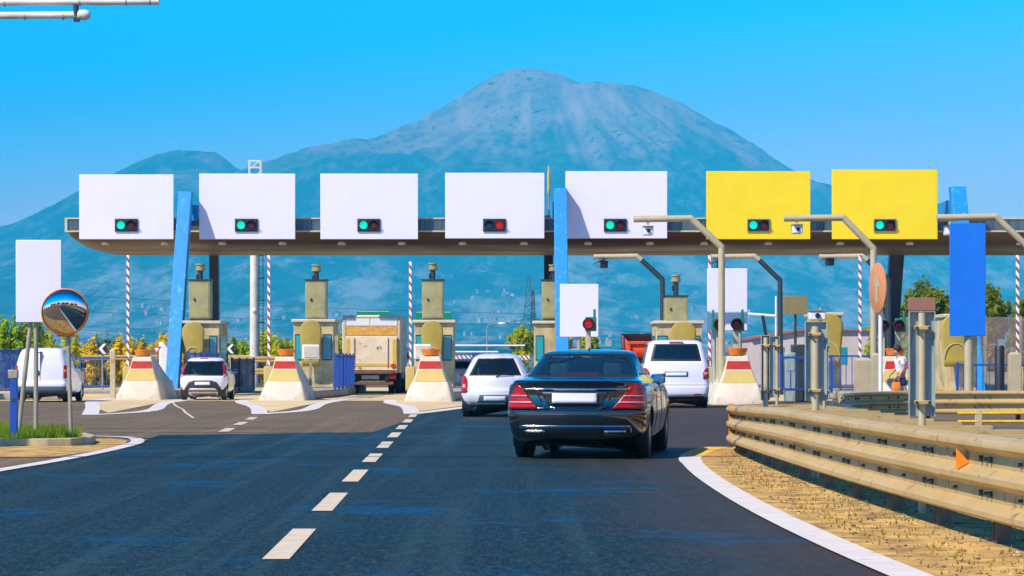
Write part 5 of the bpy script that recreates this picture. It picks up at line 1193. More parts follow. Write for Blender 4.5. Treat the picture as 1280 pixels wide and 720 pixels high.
def vehicle_shell(t, B, paint, windows, arches=(), R=.38, glassm='car_glass', seal='black', roof_paint=None):
    """windows: list of (part name, segment, z0, z1, u0, u1, material) ; u in fractions of that segment"""
    rings_ = [list(r) for r in B.rings]; nl, n = len(rings_), B.n
    V = [[Vector(p) for p in r] for r in rings_]
    ins_ = set()
    for i in range(nl):
        for j in range(n):
            v = V[i][j]
            for (ya, za) in arches:
                d = math.hypot(v.y-ya, v.z-za)
                if d < R and abs(v.x) > .45:
                    ins_.add((i, j)); q = R/max(d, 1e-4); v.y = ya+(v.y-ya)*q; v.z = za+(v.z-za)*q
    parts_ = {}
    body = []
    for i in range(nl-1):
        zm = (B.L[i][0]+B.L[i+1][0])/2
        for j in range(n):
            j2 = (j+1) % n; c = [(i, j), (i, j2), (i+1, j2), (i+1, j)]
            if all(q in ins_ for q in c): continue
            sg, u, sd_ = B.seg(j); um = u; key = None
            for w_ in windows:
                nm, ws, z0, z1, u0, u1 = w_[:6]
                if sg in ws and z0 <= zm <= z1 and (u0 <= um <= u1 if sg == ws[0] else um <= getattr(B, 'rcm', 1)):
                    if nm == 'side_window' or nm.startswith('side'): key = (nm, sd_, w_[6] if len(w_) > 6 else glassm, w_)
                    else: key = (nm, '', w_[6] if len(w_) > 6 else glassm, w_)
                    break
            if key: parts_.setdefault((key[0], key[1], key[2], key[3][2:6]), []).append(c)
            else: body.append(c)
    def mk(faces, name, m, parent, inset=0, solid=None):
        ids = {}; vs = []; fs = []
        for c in faces:
            f = []
            for q in c:
                if q not in ids: ids[q] = len(vs); vs.append(V[q[0]][q[1]].copy())
                f.append(ids[q])
            if len(set(f)) >= 3: fs.append(tuple(f))
        mb = MB(); mb.add(vs, fs); return mb.build(name, m, parent, ang=55)
    # caps
    b = mk(body, 'body', M[paint], t)
    mb = MB(); mb.add([tuple(v) for v in V[-1]], [tuple(range(n))]); mb.add([tuple(v) for v in V[0]], [tuple(range(n-1, -1, -1))]); mb.build('roof_cap', M[paint], b)
    so = b.modifiers.new('skin', 'SOLIDIFY'); so.thickness = .02; so.offset = -1
    out_ = {}
    for (nm, sd_, m, _), fc in parts_.items():
        # ring faces next to the rim become the rubber seal
        fset = set(tuple(c) for c in fc); keys = set((c[0][0], c[0][1]) for c in fc)
        rim = [c for c in fc if any(((c[0][0]+a, (c[0][1]+bb) % n) not in keys) for a, bb in ((1,0),(-1,0),(0,1),(0,-1)))]
        core = [c for c in fc if c not in rim]
        g = mk(core if core else fc, nm, M[m], t)
        if core and rim and seal: mk(rim, 'seal', M[seal], g)
        out_[nm+sd_] = g
    # dark underbody and wheel wells
    z0 = B.L[0][0]; yr, yf, w = B.L[0][1:4]
    mb = MB(); mb.box(-w*.62, w*.62, yr+.25, yf-.3, z0+.02, z0+.35); mb.build('underbody', M['black'], t)
    for (ya, za) in arches:
        for s in (-1, 1):
            mb = MB(); k = 18; aa = [PI*(-.15+1.3*q/k) for q in range(k+1)]; xo = s*(B.side_x(ya, za+R*.4)-.02); xi = s*.5
            mb.add([(xo, ya+(R+.01)*math.cos(a), za+(R+.01)*math.sin(a)) for a in aa]+[(xi, ya+(R+.01)*math.cos(a), za+(R+.01)*math.sin(a)) for a in aa], [(q, q+1, k+2+q, k+1+q) for q in range(k)])
            mb.build('wheel_well', M['black'], t)
    return b, out_
def wheel(t, x, y, R=.33, w=.22, side=1, spokes=7, rimm='alloy'):
    mb = MB(); o = side; pr = [(R*.62, -w/2), (R*.80, -w/2), (R*.94, -w*.46), (R*.995, -w*.36), (R, -w*.2), (R, w*.2), (R*.995, w*.36), (R*.94, w*.46), (R*.80, w/2), (R*.62, w/2)]
    mb.lathe(pr, (0, 0, 0), 'X', 40, cap=False); tyre = mb.build('wheel', M['rubber'], t, loc=(x, y, R))
    mb = MB(); mb.lathe([(R*.64, -w*.44), (R*.60, -w*.2), (R*.58, w*.25*1), (R*.62, w*.46), (R*.66, w*.5)], (0, 0, 0), 'X', 40, cap=False)
    h = side*w*.30
    for k in range(spokes):
        a = 2*PI*k/spokes; Mx = Matrix.Rotation(a, 4, 'X'); mb.box(min(h, h+side*.03), max(h, h+side*.03), -.028, .028, .03, R*.62, Mx)
    mb.lathe([(.055, h-.02), (.065, h+side*.03), (.03, h+side*.045)], (0, 0, 0), 'X', 20); mb.build('rim', M[rimm], tyre)
    mb = MB(); mb.lathe([(R*.5, 0), (R*.5, -.02*side)], (side*w*.05, 0, 0), 'X', 24); mb.build('brake_disc', M['dark_metal'], tyre)
def patch(t, B, poly, name, m, off=.008, parent=None, step=.04):
    """polygon (x,z) laid on the rear of the shell, with real thickness"""
    bm = bmesh.new(); vs = [bm.verts.new((x, 0, z)) for x, z in poly]; bm.faces.new(vs)
    xs_ = [p[0] for p in poly]; zs_ = [p[1] for p in poly]
    x = min(xs_)+step
    while x < max(xs_): bmesh.ops.bisect_plane(bm, geom=bm.verts[:]+bm.edges[:]+bm.faces[:], plane_co=(x, 0, 0), plane_no=(1, 0, 0)); x += step
    z = min(zs_)+step
    while z < max(zs_): bmesh.ops.bisect_plane(bm, geom=bm.verts[:]+bm.edges[:]+bm.faces[:], plane_co=(0, 0, z), plane_no=(0, 0, 1)); z += step
    for v in bm.verts: v.co.y = B.rear_y(v.co.x, v.co.z)-off
    bmesh.ops.recalc_face_normals(bm, faces=bm.faces)
    me = bpy.data.meshes.new(name); bm.to_mesh(me); bm.free(); me.materials.append(m); smooth_all(me, 60)
    o = bpy.data.objects.new(name, me); C.objects.link(o); o.parent = parent or t
    s = o.modifiers.new('thick', 'SOLIDIFY'); s.thickness = off+.008; s.offset = 0
    return o
def mirror_poly(p): return [(-x, z) for x, z in p][::-1]
def seat(t, x, y, z, h=.62, w=.46, m='headrest', hr=True):
    mb = MB(); mb.loft(rings([(-w/2, w/2, -.08, .08, z, .05), (-w/2*.98, w/2*.98, -.06, .10, z+h*.6, .05), (-w/2*.8, w/2*.8, -.04, .08, z+h, .04)])); o = mb.build('seat', M[m], t, loc=(x, y, 0))
    if hr:
        mb = MB(); mb.loft(rings([(-.13, .13, -.05, .05, z+h+.03, .04), (-.14, .14, -.06, .06, z+h+.10, .05), (-.12, .12, -.05, .05, z+h+.19, .04)])); mb.build('headrest', M[m], o)
def side_mirror(t, x, y, z, s, m, w=.2, h=.14):
    mb = MB(); mb.loft([[(s*a, -.0, z-h/2*q) for a, q in ((0, .8), (w, 1), (w, -1), (0, -.8))], [(s*a*.9+s*.01, .12, z-h/2*q*.75) for a, q in ((0, .8), (w, 1), (w, -1), (0, -.8))]])
    o = mb.build('door_mirror', M[m], t, bevel=.02, loc=(x, y, 0))
    mb = MB(); mb.box(min(s*.02, s*(w-.02)), max(s*.02, s*(w-.02)), -.008, -.002, z-h/2+.015, z+h/2-.015); mb.build('mirror_glass', M['mirror_tint'], o)
M['mirror_tint'] = mat('mirror_tint', (.10, .17, .25), .05, 1.0, rvar=.01)

def place(t, x, y, yaw):  # yaw clockwise in degrees
    t.location = (x, y, 0); t.rotation_euler = (0, 0, -math.radians(yaw))

# --- black sedan -------------------------------------------------------------
t = thing('sedan', 'black luxury sedan driving away in the foreground, seen from behind', 'car')
B = Body([(.20, .42, 4.85, .78), (.25, .22, 5.0, .845), (.33, .09, 5.12, .885), (.42, .045, 5.17, .912), (.52, .02, 5.2, .928), (.60, .015, 5.2, .935), (.655, .02, 5.2, .935), (.672, .075, 5.18, .933), (.76, .095, 5.15, .93), (.85, .10, 5.05, .925), (.93, .095, 4.85, .912), (1.0, .08, 4.6, .89), (1.045, .06, 4.3, .862), (1.06, .10, 4.1, .845), (1.085, .42, 3.95, .80), (1.11, .70, 3.75, .765), (1.17, .90, 3.45, .735), (1.27, 1.18, 3.05, .695), (1.36, 1.45, 2.75, .66), (1.405, 1.60, 2.72, .635), (1.44, 1.74, 2.70, .60), (1.463, 1.90, 2.68, .53), (1.478, 2.05, 2.66, .36), (1.484, 2.15, 2.62, .24)], sub=3, cr=.26, cf=.35, bow=.09, bowf=.3)
B.NR
W_ = [('rear_window', ('rear', 'rc'), 1.12, 1.405, 0, 1, 'car_glass_dark'), ('windscreen', ('front', 'fc'), 1.15, 1.40, 0, 1), ('side_window_rear', ('side',), 1.13, 1.39, .06, .42), ('side_window_front', ('side',), 1.13, 1.39, .47, .93)]
AX = [(1.17, .34), (4.28, .34)]
b, wn = vehicle_shell(t, B, 'paint_black', W_, AX, .385)
for (ya, za) in AX:
    for s in (-1, 1): wheel(t, s*.80, ya, .345, .25, s, 10)
tl = [(.92, .94), (.90, 1.0), (.80, 1.02), (.72, .965), (.60, .80), (.50, .685), (.935, .675)]
for pl in (tl, mirror_poly(tl)):
    o = patch(t, B, pl, 'tail_light', M['tail_red'], .012)
    s = 1 if pl[0][0] > 0 else -1
    st = [(s*x, z) for x, z in ((.90, .845), (.90, .86), (.655, .86), (.64, .845))]; patch(t, B, st, 'light_strip', M['tail_clear'], .02, o)
    st = [(s*x, z) for x, z in ((.92, .755), (.92, .775), (.585, .775), (.57, .755))]; patch(t, B, st, 'light_strip', M['tail_clear'], .02, o)
rec = [(-.55, .935), (-.42, .70), (-.30, .66), (.30, .66), (.42, .70), (.55, .935)]
patch(t, B, rec, 'plate_recess', M['paint_black'], .006)
patch(t, B, [(-.46, .905), (-.36, .735), (-.27, .715), (.27, .715), (.36, .735), (.46, .905)], 'plate_surround', M['black'], .010)
ch = patch(t, B, [(-.70, .935), (-.70, .955), (.70, .955), (.70, .935)], 'chrome_strip', M['chrome'], .022)
lp = patch(t, B, [(-.30, .755), (-.30, .885), (.30, .885), (.30, .755)], 'number_plate', M['plate'], .03)
patch(t, B, [(-.74, .445), (-.74, .458), (.74, .458), (.74, .445)], 'bumper_strip', M['chrome'], .012)
patch(t, B, [(-.86, .625), (-.86, .632), (.86, .632), (.86, .625)], 'bumper_joint', M['black'], .004)
patch(t, B, [(-.72, .215), (-.76, .44), (.76, .44), (.72, .215)], 'diffuser', M['paint_black'], .003)
for s in (-1, 1):
    patch(t, B, [(s*.40, .335), (s*.40, .395), (s*.68, .395), (s*.66, .335)][::s], 'exhaust_tip', M['chrome'], .022)
    patch(t, B, [(s*.42, .35), (s*.42, .382), (s*.66, .382), (s*.645, .35)][::s], 'exhaust_opening', M['black'], .036)
    side_mirror(t, s*.76, 3.35, 1.07, s, 'paint_black', .21, .15)
    # sill and door seams
    mb = MB()
    for yy in (1.9, 2.75, 3.75):
        pts = [(s*(B.side_x(yy+.06*math.sin((zz-.3)*3), zz)+.001), yy+.06*math.sin((zz-.3)*3), zz) for zz in np.linspace(.34, 1.04, 14)]; mb.tube(pts, .004, 5)
    mb.build('door_seam', M['black'], b)
    for yy in (2.0, 3.05):
        mb = MB(); xx = s*(B.side_x(yy, .92)+.018); mb.box(xx-.012, xx+.012, yy-.11, yy+.11, .905, .935); mb.build('door_handle', M['chrome'], t, bevel=.008)
mb = MB(); mb.tube([(s_, 1.62-.20*0, 0) for s_ in ()] or [(-.60, 1.66, 1.412), (0, 1.60, 1.418), (.60, 1.66, 1.412)], .008, 6); mb.build('window_trim', M['dark_metal'], t)
mb = MB(); mb.loft([[(-.02, 0, 0), (.02, 0, 0), (.02, .12, 0), (-.02, .12, 0)], [(-.004, .09, .06), (.004, .09, .06), (.004, .12, .06), (-.004, .12, .06)]]); mb.build('roof_antenna', M['black'], t, loc=(0, 1.95, 1.455))
mb = MB(); mb.box(-.68, .68, .78, 1.35, 1.03, 1.06); mb.build('parcel_shelf', M['headrest'], t)
mb = MB(); mb.box(-.23, .23, .98, 1.02, 1.125, 1.16); mb.build('brake_light', M['tail_red'], t)
for x in (-.36, .38): seat(t, x, 1.55, .62, .48)
for x in (-.38, .38): seat(t, x, 2.55, .62, .52)
mb = MB(); mb.box(-.78, .78, .9, 4.2, .4, .62); mb.build('cabin_floor', M['black'], t)
mb = MB(); mb.box(-.72, .72, 3.3, 3.7, .85, 1.08); mb.build('dashboard', M['headrest'], t)
place(t, .825, 37.3, 7.4)

# --- hatchbacks, vans ----------------------------------------------------------
def tail_pair(t, B, poly, m='tail_red', clear=None, off=.012):
    for pl in (poly, mirror_poly(poly)):
        o = patch(t, B, pl, 'tail_light', M[m], off, step=.03)
        if clear:
            s = 1 if pl[0][0] > 0 else -1; patch(t, B, [(s*x, z) for x, z in clear], 'light_strip', M['tail_clear'], off+.008, o, .03)
# silver hatchback
t = thing('hatchback', 'silver hatchback half hidden behind the black sedan, left of it', 'car')
B = Body([(.22, .30, 3.6, .68), (.28, .12, 3.7, .76), (.38, .03, 3.78, .80), (.52, .0, 3.8, .82), (.64, .01, 3.8, .822), (.68, .05, 3.78, .82), (.85, .08, 3.7, .81), (.96, .12, 3.4, .78), (1.04, .19, 2.95, .735), (1.18, .32, 2.55, .67), (1.32, .46, 2.2, .60), (1.40, .55, 2.12, .555), (1.455, .64, 2.08, .49), (1.495, .78, 2.05, .41), (1.515, .95, 2.0, .26)], cr=.30, bow=.12); B.rcm = .3
AX = [(.62, .30), (3.05, .30)]
b, _ = vehicle_shell(t, B, 'paint_silver', [('rear_window', ('rear', 'rc'), 1.0, 1.40, 0, 1), ('windscreen', ('front', 'fc'), 1.1, 1.38, 0, 1), ('side_window_rear', ('side',), 1.06, 1.40, .05, .45), ('side_window_front', ('side',), 1.06, 1.40, .50, .92)], AX, .34)
for ya, _z in AX:
    for s in (-1, 1): wheel(t, s*.70, ya, .30, .19, s, 8)
tail_pair(t, B, [(.815, .58), (.80, .97), (.72, .98), (.665, .90), (.66, .62), (.69, .58)], clear=[(.79, .68), (.79, .78), (.71, .78), (.71, .68)])
patch(t, B, [(-.26, .38), (-.26, .49), (.26, .49), (.26, .38)], 'number_plate', M['plate'], .022)
patch(t, B, [(-.42, .35), (-.36, .53), (.36, .53), (.42, .35)], 'plate_recess', M['trim_grey'], .008)
patch(t, B, [(-.70, .24), (-.68, .30), (.68, .30), (.70, .24)], 'lower_bumper', M['plastic'], .01)
patch(t, B, [(.25, .31), (.25, .34), (.45, .34), (.45, .31)], 'fog_reflector', M['tail_red'], .014)
mb = MB(); mb.tube([(.02, .10, .96), (.22, .12, 1.02), (.38, .17, 1.07)], .012, 6); mb.build('wiper', M['black'], t)
for x in (-.33, .33): seat(t, x, 1.2, .55, .45); seat(t, x, 2.1, .55, .5)
mb = MB(); mb.box(-.7, .7, .5, 3.0, .4, .55); mb.build('cabin_floor', M['black'], t)
for s in (-1, 1): side_mirror(t, s*.78, 2.55, 1.03, s, 'plastic')
place(t, P(618.5, 0, 66.5)[0], 66.5, 2.0)

# white small hatchback with black lower bumper
t = thing('hatchback', 'small white hatchback with slanted red tail lights at the left lane', 'car')
B = Body([(.22, .26, 3.3, .64), (.28, .10, 3.4, .72), (.38, .03, 3.46, .78), (.52, .0, 3.48, .81), (.66, .0, 3.48, .815), (.80, .03, 3.4, .81), (.92, .10, 3.2, .79), (1.0, .17, 2.9, .76), (1.14, .32, 2.5, .71), (1.28, .46, 2.2, .655), (1.38, .54, 2.05, .605), (1.43, .62, 2.03, .55), (1.46, .76, 2.0, .44), (1.47, .9, 1.95, .3)], cr=.28, bow=.10)
AX = [(.55, .28), (2.85, .28)]
b, _ = vehicle_shell(t, B, 'paint_white', [('rear_window', ('rear', 'rc'), .84, 1.36, 0, 1), ('windscreen', ('front', 'fc'), 1.05, 1.34, 0, 1), ('side_window', ('side',), 1.02, 1.36, .10, .92)], AX, .32)
for ya, _z in AX:
    for s in (-1, 1): wheel(t, s*.69, ya, .28, .17, s, 8)
tail_pair(t, B, [(.785, .84), (.755, 1.08), (.68, 1.24), (.61, 1.25), (.67, 1.05), (.69, .88)], clear=[(.775, .80), (.77, .87), (.70, .89), (.695, .82)])
patch(t, B, [(-.48, .62), (-.60, .44), (-.70, .27), (-.64, .24), (-.5, .30), (.5, .30), (.64, .24), (.70, .27), (.60, .44), (.48, .62), (.3, .68), (-.3, .68)], 'lower_bumper', M['plastic'], .010)
patch(t, B, [(-.5, .35), (-.42, .41), (.42, .41), (.5, .35)], 'bumper_lip', M['paint_white'], .02)
patch(t, B, [(-.26, .52), (-.26, .63), (.26, .63), (.26, .52)], 'number_plate', M['plate'], .024)
mb = MB(); mb.box(-.12, .12, .60, .64, 1.425, 1.45); mb.build('brake_light', M['tail_red'], t)
for x in (-.33, .33): seat(t, x, 1.0, .55, .4); seat(t, x, 1.8, .55, .45)
mb = MB(); mb.box(-.7, .7, .5, 2.8, .4, .55); mb.build('cabin_floor', M['black'], t)
for s in (-1, 1): side_mirror(t, s*.76, 2.3, .98, s, 'plastic')
place(t, P(255, 0, 96.5)[0], 96, 0.5)

# white passenger van
t = thing('passenger_van', 'white passenger van with a teal rear window, right of the sedan', 'van')
B = Body([(.26, .22, 4.6, .80), (.32, .06, 4.75, .88), (.42, .0, 4.85, .925), (.60, .0, 4.88, .94), (.68, .04, 4.86, .942), (.95, .06, 4.7, .94), (1.10, .08, 4.3, .93), (1.20, .10, 3.9, .915), (1.40, .15, 3.6, .87), (1.62, .21, 3.3, .82), (1.80, .27, 3.05, .775), (1.88, .34, 2.95, .72), (1.93, .48, 2.85, .6), (1.945, .65, 2.7, .3)], cr=.16, bow=.06, cf=.4)
AX = [(.95, .33), (3.95, .33)]
b, _ = vehicle_shell(t, B, 'paint_white', [('rear_window', ('rear',), 1.33, 1.83, 0, .99, 'van_glass'), ('windscreen', ('front', 'fc'), 1.25, 1.78, 0, 1), ('side_window', ('side',), 1.25, 1.78, .05, .92, 'van_glass')], AX, .38)
for ya, _z in AX:
    for s in (-1, 1): wheel(t, s*.81, ya, .33, .22, s, 6)
tail_pair(t, B, [(.935, .84), (.92, 1.14), (.84, 1.14), (.76, 1.02), (.76, .84)], clear=[(.92, .93), (.92, 1.02), (.80, 1.02), (.80, .93)])
patch(t, B, [(-.33, .90), (-.33, 1.04), (.33, 1.04), (.33, .90)], 'plate_recess', M['trim_grey'], .006)
patch(t, B, [(-.29, .915), (-.29, 1.01), (.29, 1.01), (.29, .915)], 'number_plate', M['plate'], .016)
patch(t, B, [(-.86, .655), (-.86, .665), (.86, .665), (.86, .655)], 'bumper_joint', M['trim_grey'], .004)
patch(t, B, [(-.82, .27), (-.80, .34), (.80, .34), (.82, .27)], 'lower_bumper', M['plastic'], .008)
patch(t, B, [(.50, .38), (.50, .41), (.70, .41), (.70, .38)], 'fog_reflector', M['tail_red'], .014)
mb = MB(); mb.box(-.20, .20, .27, .31, 1.865, 1.89); mb.build('brake_light', M['tail_red'], t)
for x in (-.5, 0, .5): seat(t, x, 1.3, .8, .55)
for s in (-1, 1): side_mirror(t, s*.93, 3.6, 1.28, s, 'plastic', .2, .2)
place(t, P(844, 0, 80)[0], 79.4, 1.0)

# white cargo van at the left
t = thing('cargo_van', 'small white windowless cargo van beyond the round mirror', 'van')
B = Body([(.25, .20, 3.6, .72), (.31, .05, 3.75, .80), (.42, .0, 3.85, .845), (.60, .0, 3.88, .855), (.68, .05, 3.86, .855), (1.0, .06, 3.6, .85), (1.12, .07, 3.1, .835), (1.35, .11, 2.85, .79), (1.55, .16, 2.65, .735), (1.68, .22, 2.5, .68), (1.75, .30, 2.4, .60), (1.78, .45, 2.3, .4)], cr=.15, bow=.05)
AX = [(.75, .30), (3.2, .30)]
b, _ = vehicle_shell(t, B, 'paint_white', [('windscreen', ('front', 'fc'), 1.15, 1.6, 0, 1), ('side_window', ('side',), 1.15, 1.6, .62, .9)], AX, .35)
for ya, _z in AX:
    for s in (-1, 1): wheel(t, s*.73, ya, .30, .19, s, 6)
tail_pair(t, B, [(.85, .78), (.835, 1.20), (.755, 1.20), (.75, .78)], clear=[(.835, .98), (.835, 1.06), (.77, 1.06), (.77, .98)])
patch(t, B, [(-.82, .26), (-.845, .52), (.845, .52), (.82, .26)], 'bumper', M['trim_grey'], .012)
mb = MB(); mb.box(-.004, .004, .045, .2, .55, 1.66); mb.build('door_seam', M['plastic'], b)
patch(t, B, [(-.09, .87), (-.10, .97), (-.06, 1.05), (-.02, 1.0), (-.02, .9)], 'door_handle', M['plastic'], .015)
patch(t, B, [(-.14, 1.61), (-.14, 1.635), (.06, 1.635), (.06, 1.61)], 'lamp_slot', M['black'], .006)
mb = MB(); mb.cyl((.1, 1.6, 1.76), (.25, 1.4, 2.05), .02); mb.build('antenna', M['black'], t)
for s in (-1, 1): side_mirror(t, s*.84, 2.85, 1.2, s, 'plastic', .2, .2)
place(t, P(53, 0, 92)[0]-.0, 91.5, 1.0)

# tiny far car
t = thing('hatchback', 'far pale car glimpsed between the third island and the silver hatchback', 'car')
B = Body([(.22, .25, 3.6, .68), (.3, .05, 3.75, .80), (.55, .0, 3.8, .83), (.9, .08, 3.5, .81), (1.05, .25, 2.9, .75), (1.25, .45, 2.4, .68), (1.40, .65, 2.0, .58), (1.46, .9, 1.8, .3)], cr=.26)
b, _ = vehicle_shell(t, B, 'paint_silver', [('rear_window', ('rear', 'rc'), 1.05, 1.36, 0, 1), ('side_window', ('side',), 1.06, 1.36, .08, .9)], [(.7, .3), (3.0, .3)], .34)
for ya in (.7, 3.0):
    for s in (-1, 1): wheel(t, s*.70, ya, .30, .19, s, 6)
tail_pair(t, B, [(.80, .75), (.78, .98), (.68, .98), (.68, .75)])
patch(t, B, [(-.26, .55), (-.26, .66), (.26, .66), (.26, .55)], 'number_plate', M['plate'], .02)
place(t, P(583, 0, 118)[0], 118, 0)

# --- box truck ---------------------------------------------------------------
M['truck_panel'] = mat('truck_panel', (.84, .74, .55), .6, col2=(.66, .55, .38), scale=1.6, amt=.8, col3=(.30, .17, .06), c3=(.64, .72), c3scale=3, detail=8)
M['truck_rust'] = mat('truck_rust', (.75, .38, .03), .7, col2=(.50, .22, .03), scale=2.5, amt=.9, col3=(.58, .5, .38), c3=(.56, .62), c3scale=5, stretch=(1, 1, 2.5), detail=8)
M['truck_yellow'] = mat('truck_yellow', (.68, .48, .06), .6, col2=(.55, .35, .05), scale=4)
M['truck_rail'] = mat('truck_rail', (.20, .09, .055), .7, col2=(.12, .06, .04), scale=4)
Yt = 115.6; x0, zt_ = P(428, 394, Yt); x1, _ = P(501, 0, Yt); cx = (x0+x1)/2; w = (x1-x0)/2
t = thing('box_truck', 'tall box truck with a rusty yellow tail lift in the toll lane', 'truck', (cx, Yt, 0))
zb = P(0, 466, Yt)[1]
mb = MB(); mb.box(-w, w, 0, 6.2, zb, zt_); bx = mb.build('cargo_box', M['truck_panel'], t, bevel=.03)
def tp(px, py): a, b_ = P(px, py, Yt); return a-cx, b_
mb = MB()
for a, b_ in ((429, 432), (497, 500)):
    mb.box(tp(a, 0)[0], tp(b_, 0)[0], -.04, -.002, zb, zt_-.05)
mb.box(tp(432.3, 0)[0], tp(496.7, 0)[0], -.04, -.002, tp(0, 397)[1], zt_-.05); mb.build('frame', M['booth_edge'], bx, smooth=False)
for a, b_ in ((433, 462), (463.5, 496)):
    mb = MB(); mb.box(tp(a, 0)[0], tp(b_, 0)[0], -.03, -.003, tp(0, 407)[1], tp(0, 398)[1]); mb.build('upper_panel', M['white'], bx, smooth=False)
mb = MB(); mb.box(tp(433, 0)[0], tp(496, 0)[0], -.035, -.003, tp(0, 418.5)[1], tp(0, 408)[1]); mb.build('rust_band', M['truck_rust'], bx, smooth=False)
mb = MB(); mb.box(tp(432.5, 0)[0], tp(496.5, 0)[0], -.16, -.045, tp(0, 463)[1], tp(0, 420)[1]); lf = mb.build('tail_lift', M['truck_panel'], t, bevel=.02)
for a, b_, c_, d_ in ((433, 437, 458, 424), (491, 496, 458, 424), (438, 490, 458, 454.5)):
    mb = MB(); mb.box(tp(a, 0)[0], tp(b_, 0)[0], -.172, -.162, tp(0, c_)[1], tp(0, d_)[1]); mb.build('yellow_stripe', M['truck_yellow'], lf, smooth=False)
mb = MB()
for q in (443.5, 485.5): mb.box(tp(q, 0)[0]-.02, tp(q, 0)[0]+.02, -.18, -.163, tp(0, 460)[1], tp(0, 423)[1])
mb.build('rib', M['truck_rail'], lf, smooth=False)
for s in (435, 492):
    q = tp(s, 457.5); mb = MB(); mb.lathe([(.11, -.175), (.10, -.19), (.05, -.19)], (q[0], 0, q[1]), 'Y', 16); mb.build('round_mark', M['red'], lf)
mb = MB(); mb.box(tp(440, 0)[0], tp(492, 0)[0], -.22, .1, tp(0, 467.5)[1], tp(0, 463.5)[1]); mb.build('hinge_beam', M['truck_rail'], t, bevel=.02)
mb = MB(); mb.box(tp(437, 0)[0], tp(492, 0)[0], -.12, .05, tp(0, 481)[1], tp(0, 477)[1]); mb.build('underrun_bar', M['truck_rail'], t, bevel=.02)
for q in (443, 484):
    mb = MB(); mb.box(tp(q, 0)[0]-.09, tp(q, 0)[0]+.09, -.15, .15, tp(0, 477)[1], tp(0, 460)[1]); mb.build('lift_arm', M['black'], t, bevel=.02)
for a, b_ in ((432, 439.5), (486, 495)):
    mb = MB(); mb.box(tp(a, 0)[0], tp(b_, 0)[0], -.14, .0, tp(0, 473.5)[1], tp(0, 468)[1]); mb.build('tail_light', M['tail_red'], t, bevel=.015)
mb = MB(); mb.box(tp(452, 0)[0], tp(474, 0)[0], -.05, .0, tp(0, 474)[1], tp(0, 469)[1]); mb.build('number_plate', M['plate'], t)
mb = MB(); mb.box(-w*.8, w*.8, .2, 8.0, tp(0, 476)[1], zb-.01); mb.build('chassis', M['black'], t)
for yy in (1.6, 7.0):
    for s in (-1, 1):
        for q in (0, .27) if yy < 3 else (0,): wheel(t, s*(w-.18-q), yy, .44, .25, s, 6, 'trim_grey')
mb = MB(); mb.loft(rings([(-w*.9, w*.9, 6.3, 8.2, .6, .1), (-w*.92, w*.92, 6.3, 8.3, 1.7, .1), (-w*.85, w*.85, 6.35, 7.9, 2.6, .15)])); mb.build('cab', M['paint_white'], t)
mb = MB(); mb.box(w+.02, w+.22, 6.6, 6.7, tp(0, 449)[1], tp(0, 440)[1]); mb.build('door_mirror', M['black'], t, bevel=.02)
mb = MB(); mb.cyl((w-.1, 6.7, tp(0, 445)[1]), (w+.1, 6.65, tp(0, 445)[1]), .02); mb.build('mirror_arm', M['black'], t)

# --- orange tipper, mostly behind the van --------------------------------------
Yt = 112.0; x0, zt_ = P(783, 416, Yt); t = thing('tipper_truck', 'orange tipper truck body behind the white passenger van', 'truck', (x0+1.22, Yt, 0)); zb = P(0, 447, Yt)[1]
mb = MB(); mb.loft([[(-1.2, 0, zb), (1.2, 0, zb), (1.2, 4.8, zb), (-1.2, 4.8, zb)], [(-1.2, -.12, zt_-.35), (1.2, -.12, zt_-.35), (1.25, 5.0, zt_), (-1.25, 5.0, zt_)]], cap=False)
mb.box(-1.15, 1.15, .05, 4.7, zb+.01, zb+.06); bd = mb.build('tipper_body', M['paint_orange'], t)
so = bd.modifiers.new('s', 'SOLIDIFY'); so.thickness = .05
mb = MB(); mb.box(-1.22, 1.22, 4.9, 5.0, zb, zt_); mb.build('headboard', M['truck_rail'], t)
mb = MB()
for q in (-1.15, -.4, .4, 1.07): mb.box(q, q+.08, -.16, -.10, zb, zt_-.36)
mb.box(-1.2, 1.2, -.17, -.1, zt_-.45, zt_-.36); mb.build('tailgate_rib', M['paint_orange'], t, smooth=False)
mb = MB(); mb.box(-.9, .9, .3, 6.5, .62, zb-.03); mb.build('chassis', M['black'], t)
for yy in (1.3, 5.8):
    for s in (-1, 1): wheel(t, s*.98, yy, .46, .28, s, 6, 'trim_grey')
mb = MB(); mb.loft(rings([(-1.1, 1.1, 5.2, 7.0, .7, .1), (-1.1, 1.1, 5.2, 7.1, 1.6, .1), (-1.0, 1.0, 5.25, 6.8, 2.5, .15)])); mb.build('cab', M['paint_orange'], t)
for s in (-1, 1): mb = MB(); mb.box(s*.8-.15, s*.8+.15, .05, .15, .75, .9); mb.build('tail_light', M['tail_red'], t)

# ------------------------------------------------------------------ walking person
def skin_mesh(name, verts, edges, radii, m, parent, root=0, sub=2):
    me = bpy.data.meshes.new(name); me.from_pydata(verts, edges, []); o = bpy.data.objects.new(name, me); C.objects.link(o)
    s = o.modifiers.new('skin', 'SKIN'); s.use_smooth_shade = True
    for i, r in enumerate(radii):
        d = me.skin_vertices[0].data[i]; d.radius = r if isinstance(r, tuple) else (r, r)
    me.skin_vertices[0].data[root].use_root = True
    u = o.modifiers.new('sub', 'SUBSURF'); u.levels = sub; u.render_levels = sub
    dg = bpy.context.evaluated_depsgraph_get(); me2 = bpy.data.meshes.new_from_object(o.evaluated_get(dg)); me2.name = name
    bpy.data.objects.remove(o); o = bpy.data.objects.new(name, me2); C.objects.link(o); me2.materials.clear(); me2.materials.append(m); smooth_all(me2, 180); o.parent = parent
    return o
Yp = 80.0; Xp = P(1127, 0, Yp)[0]
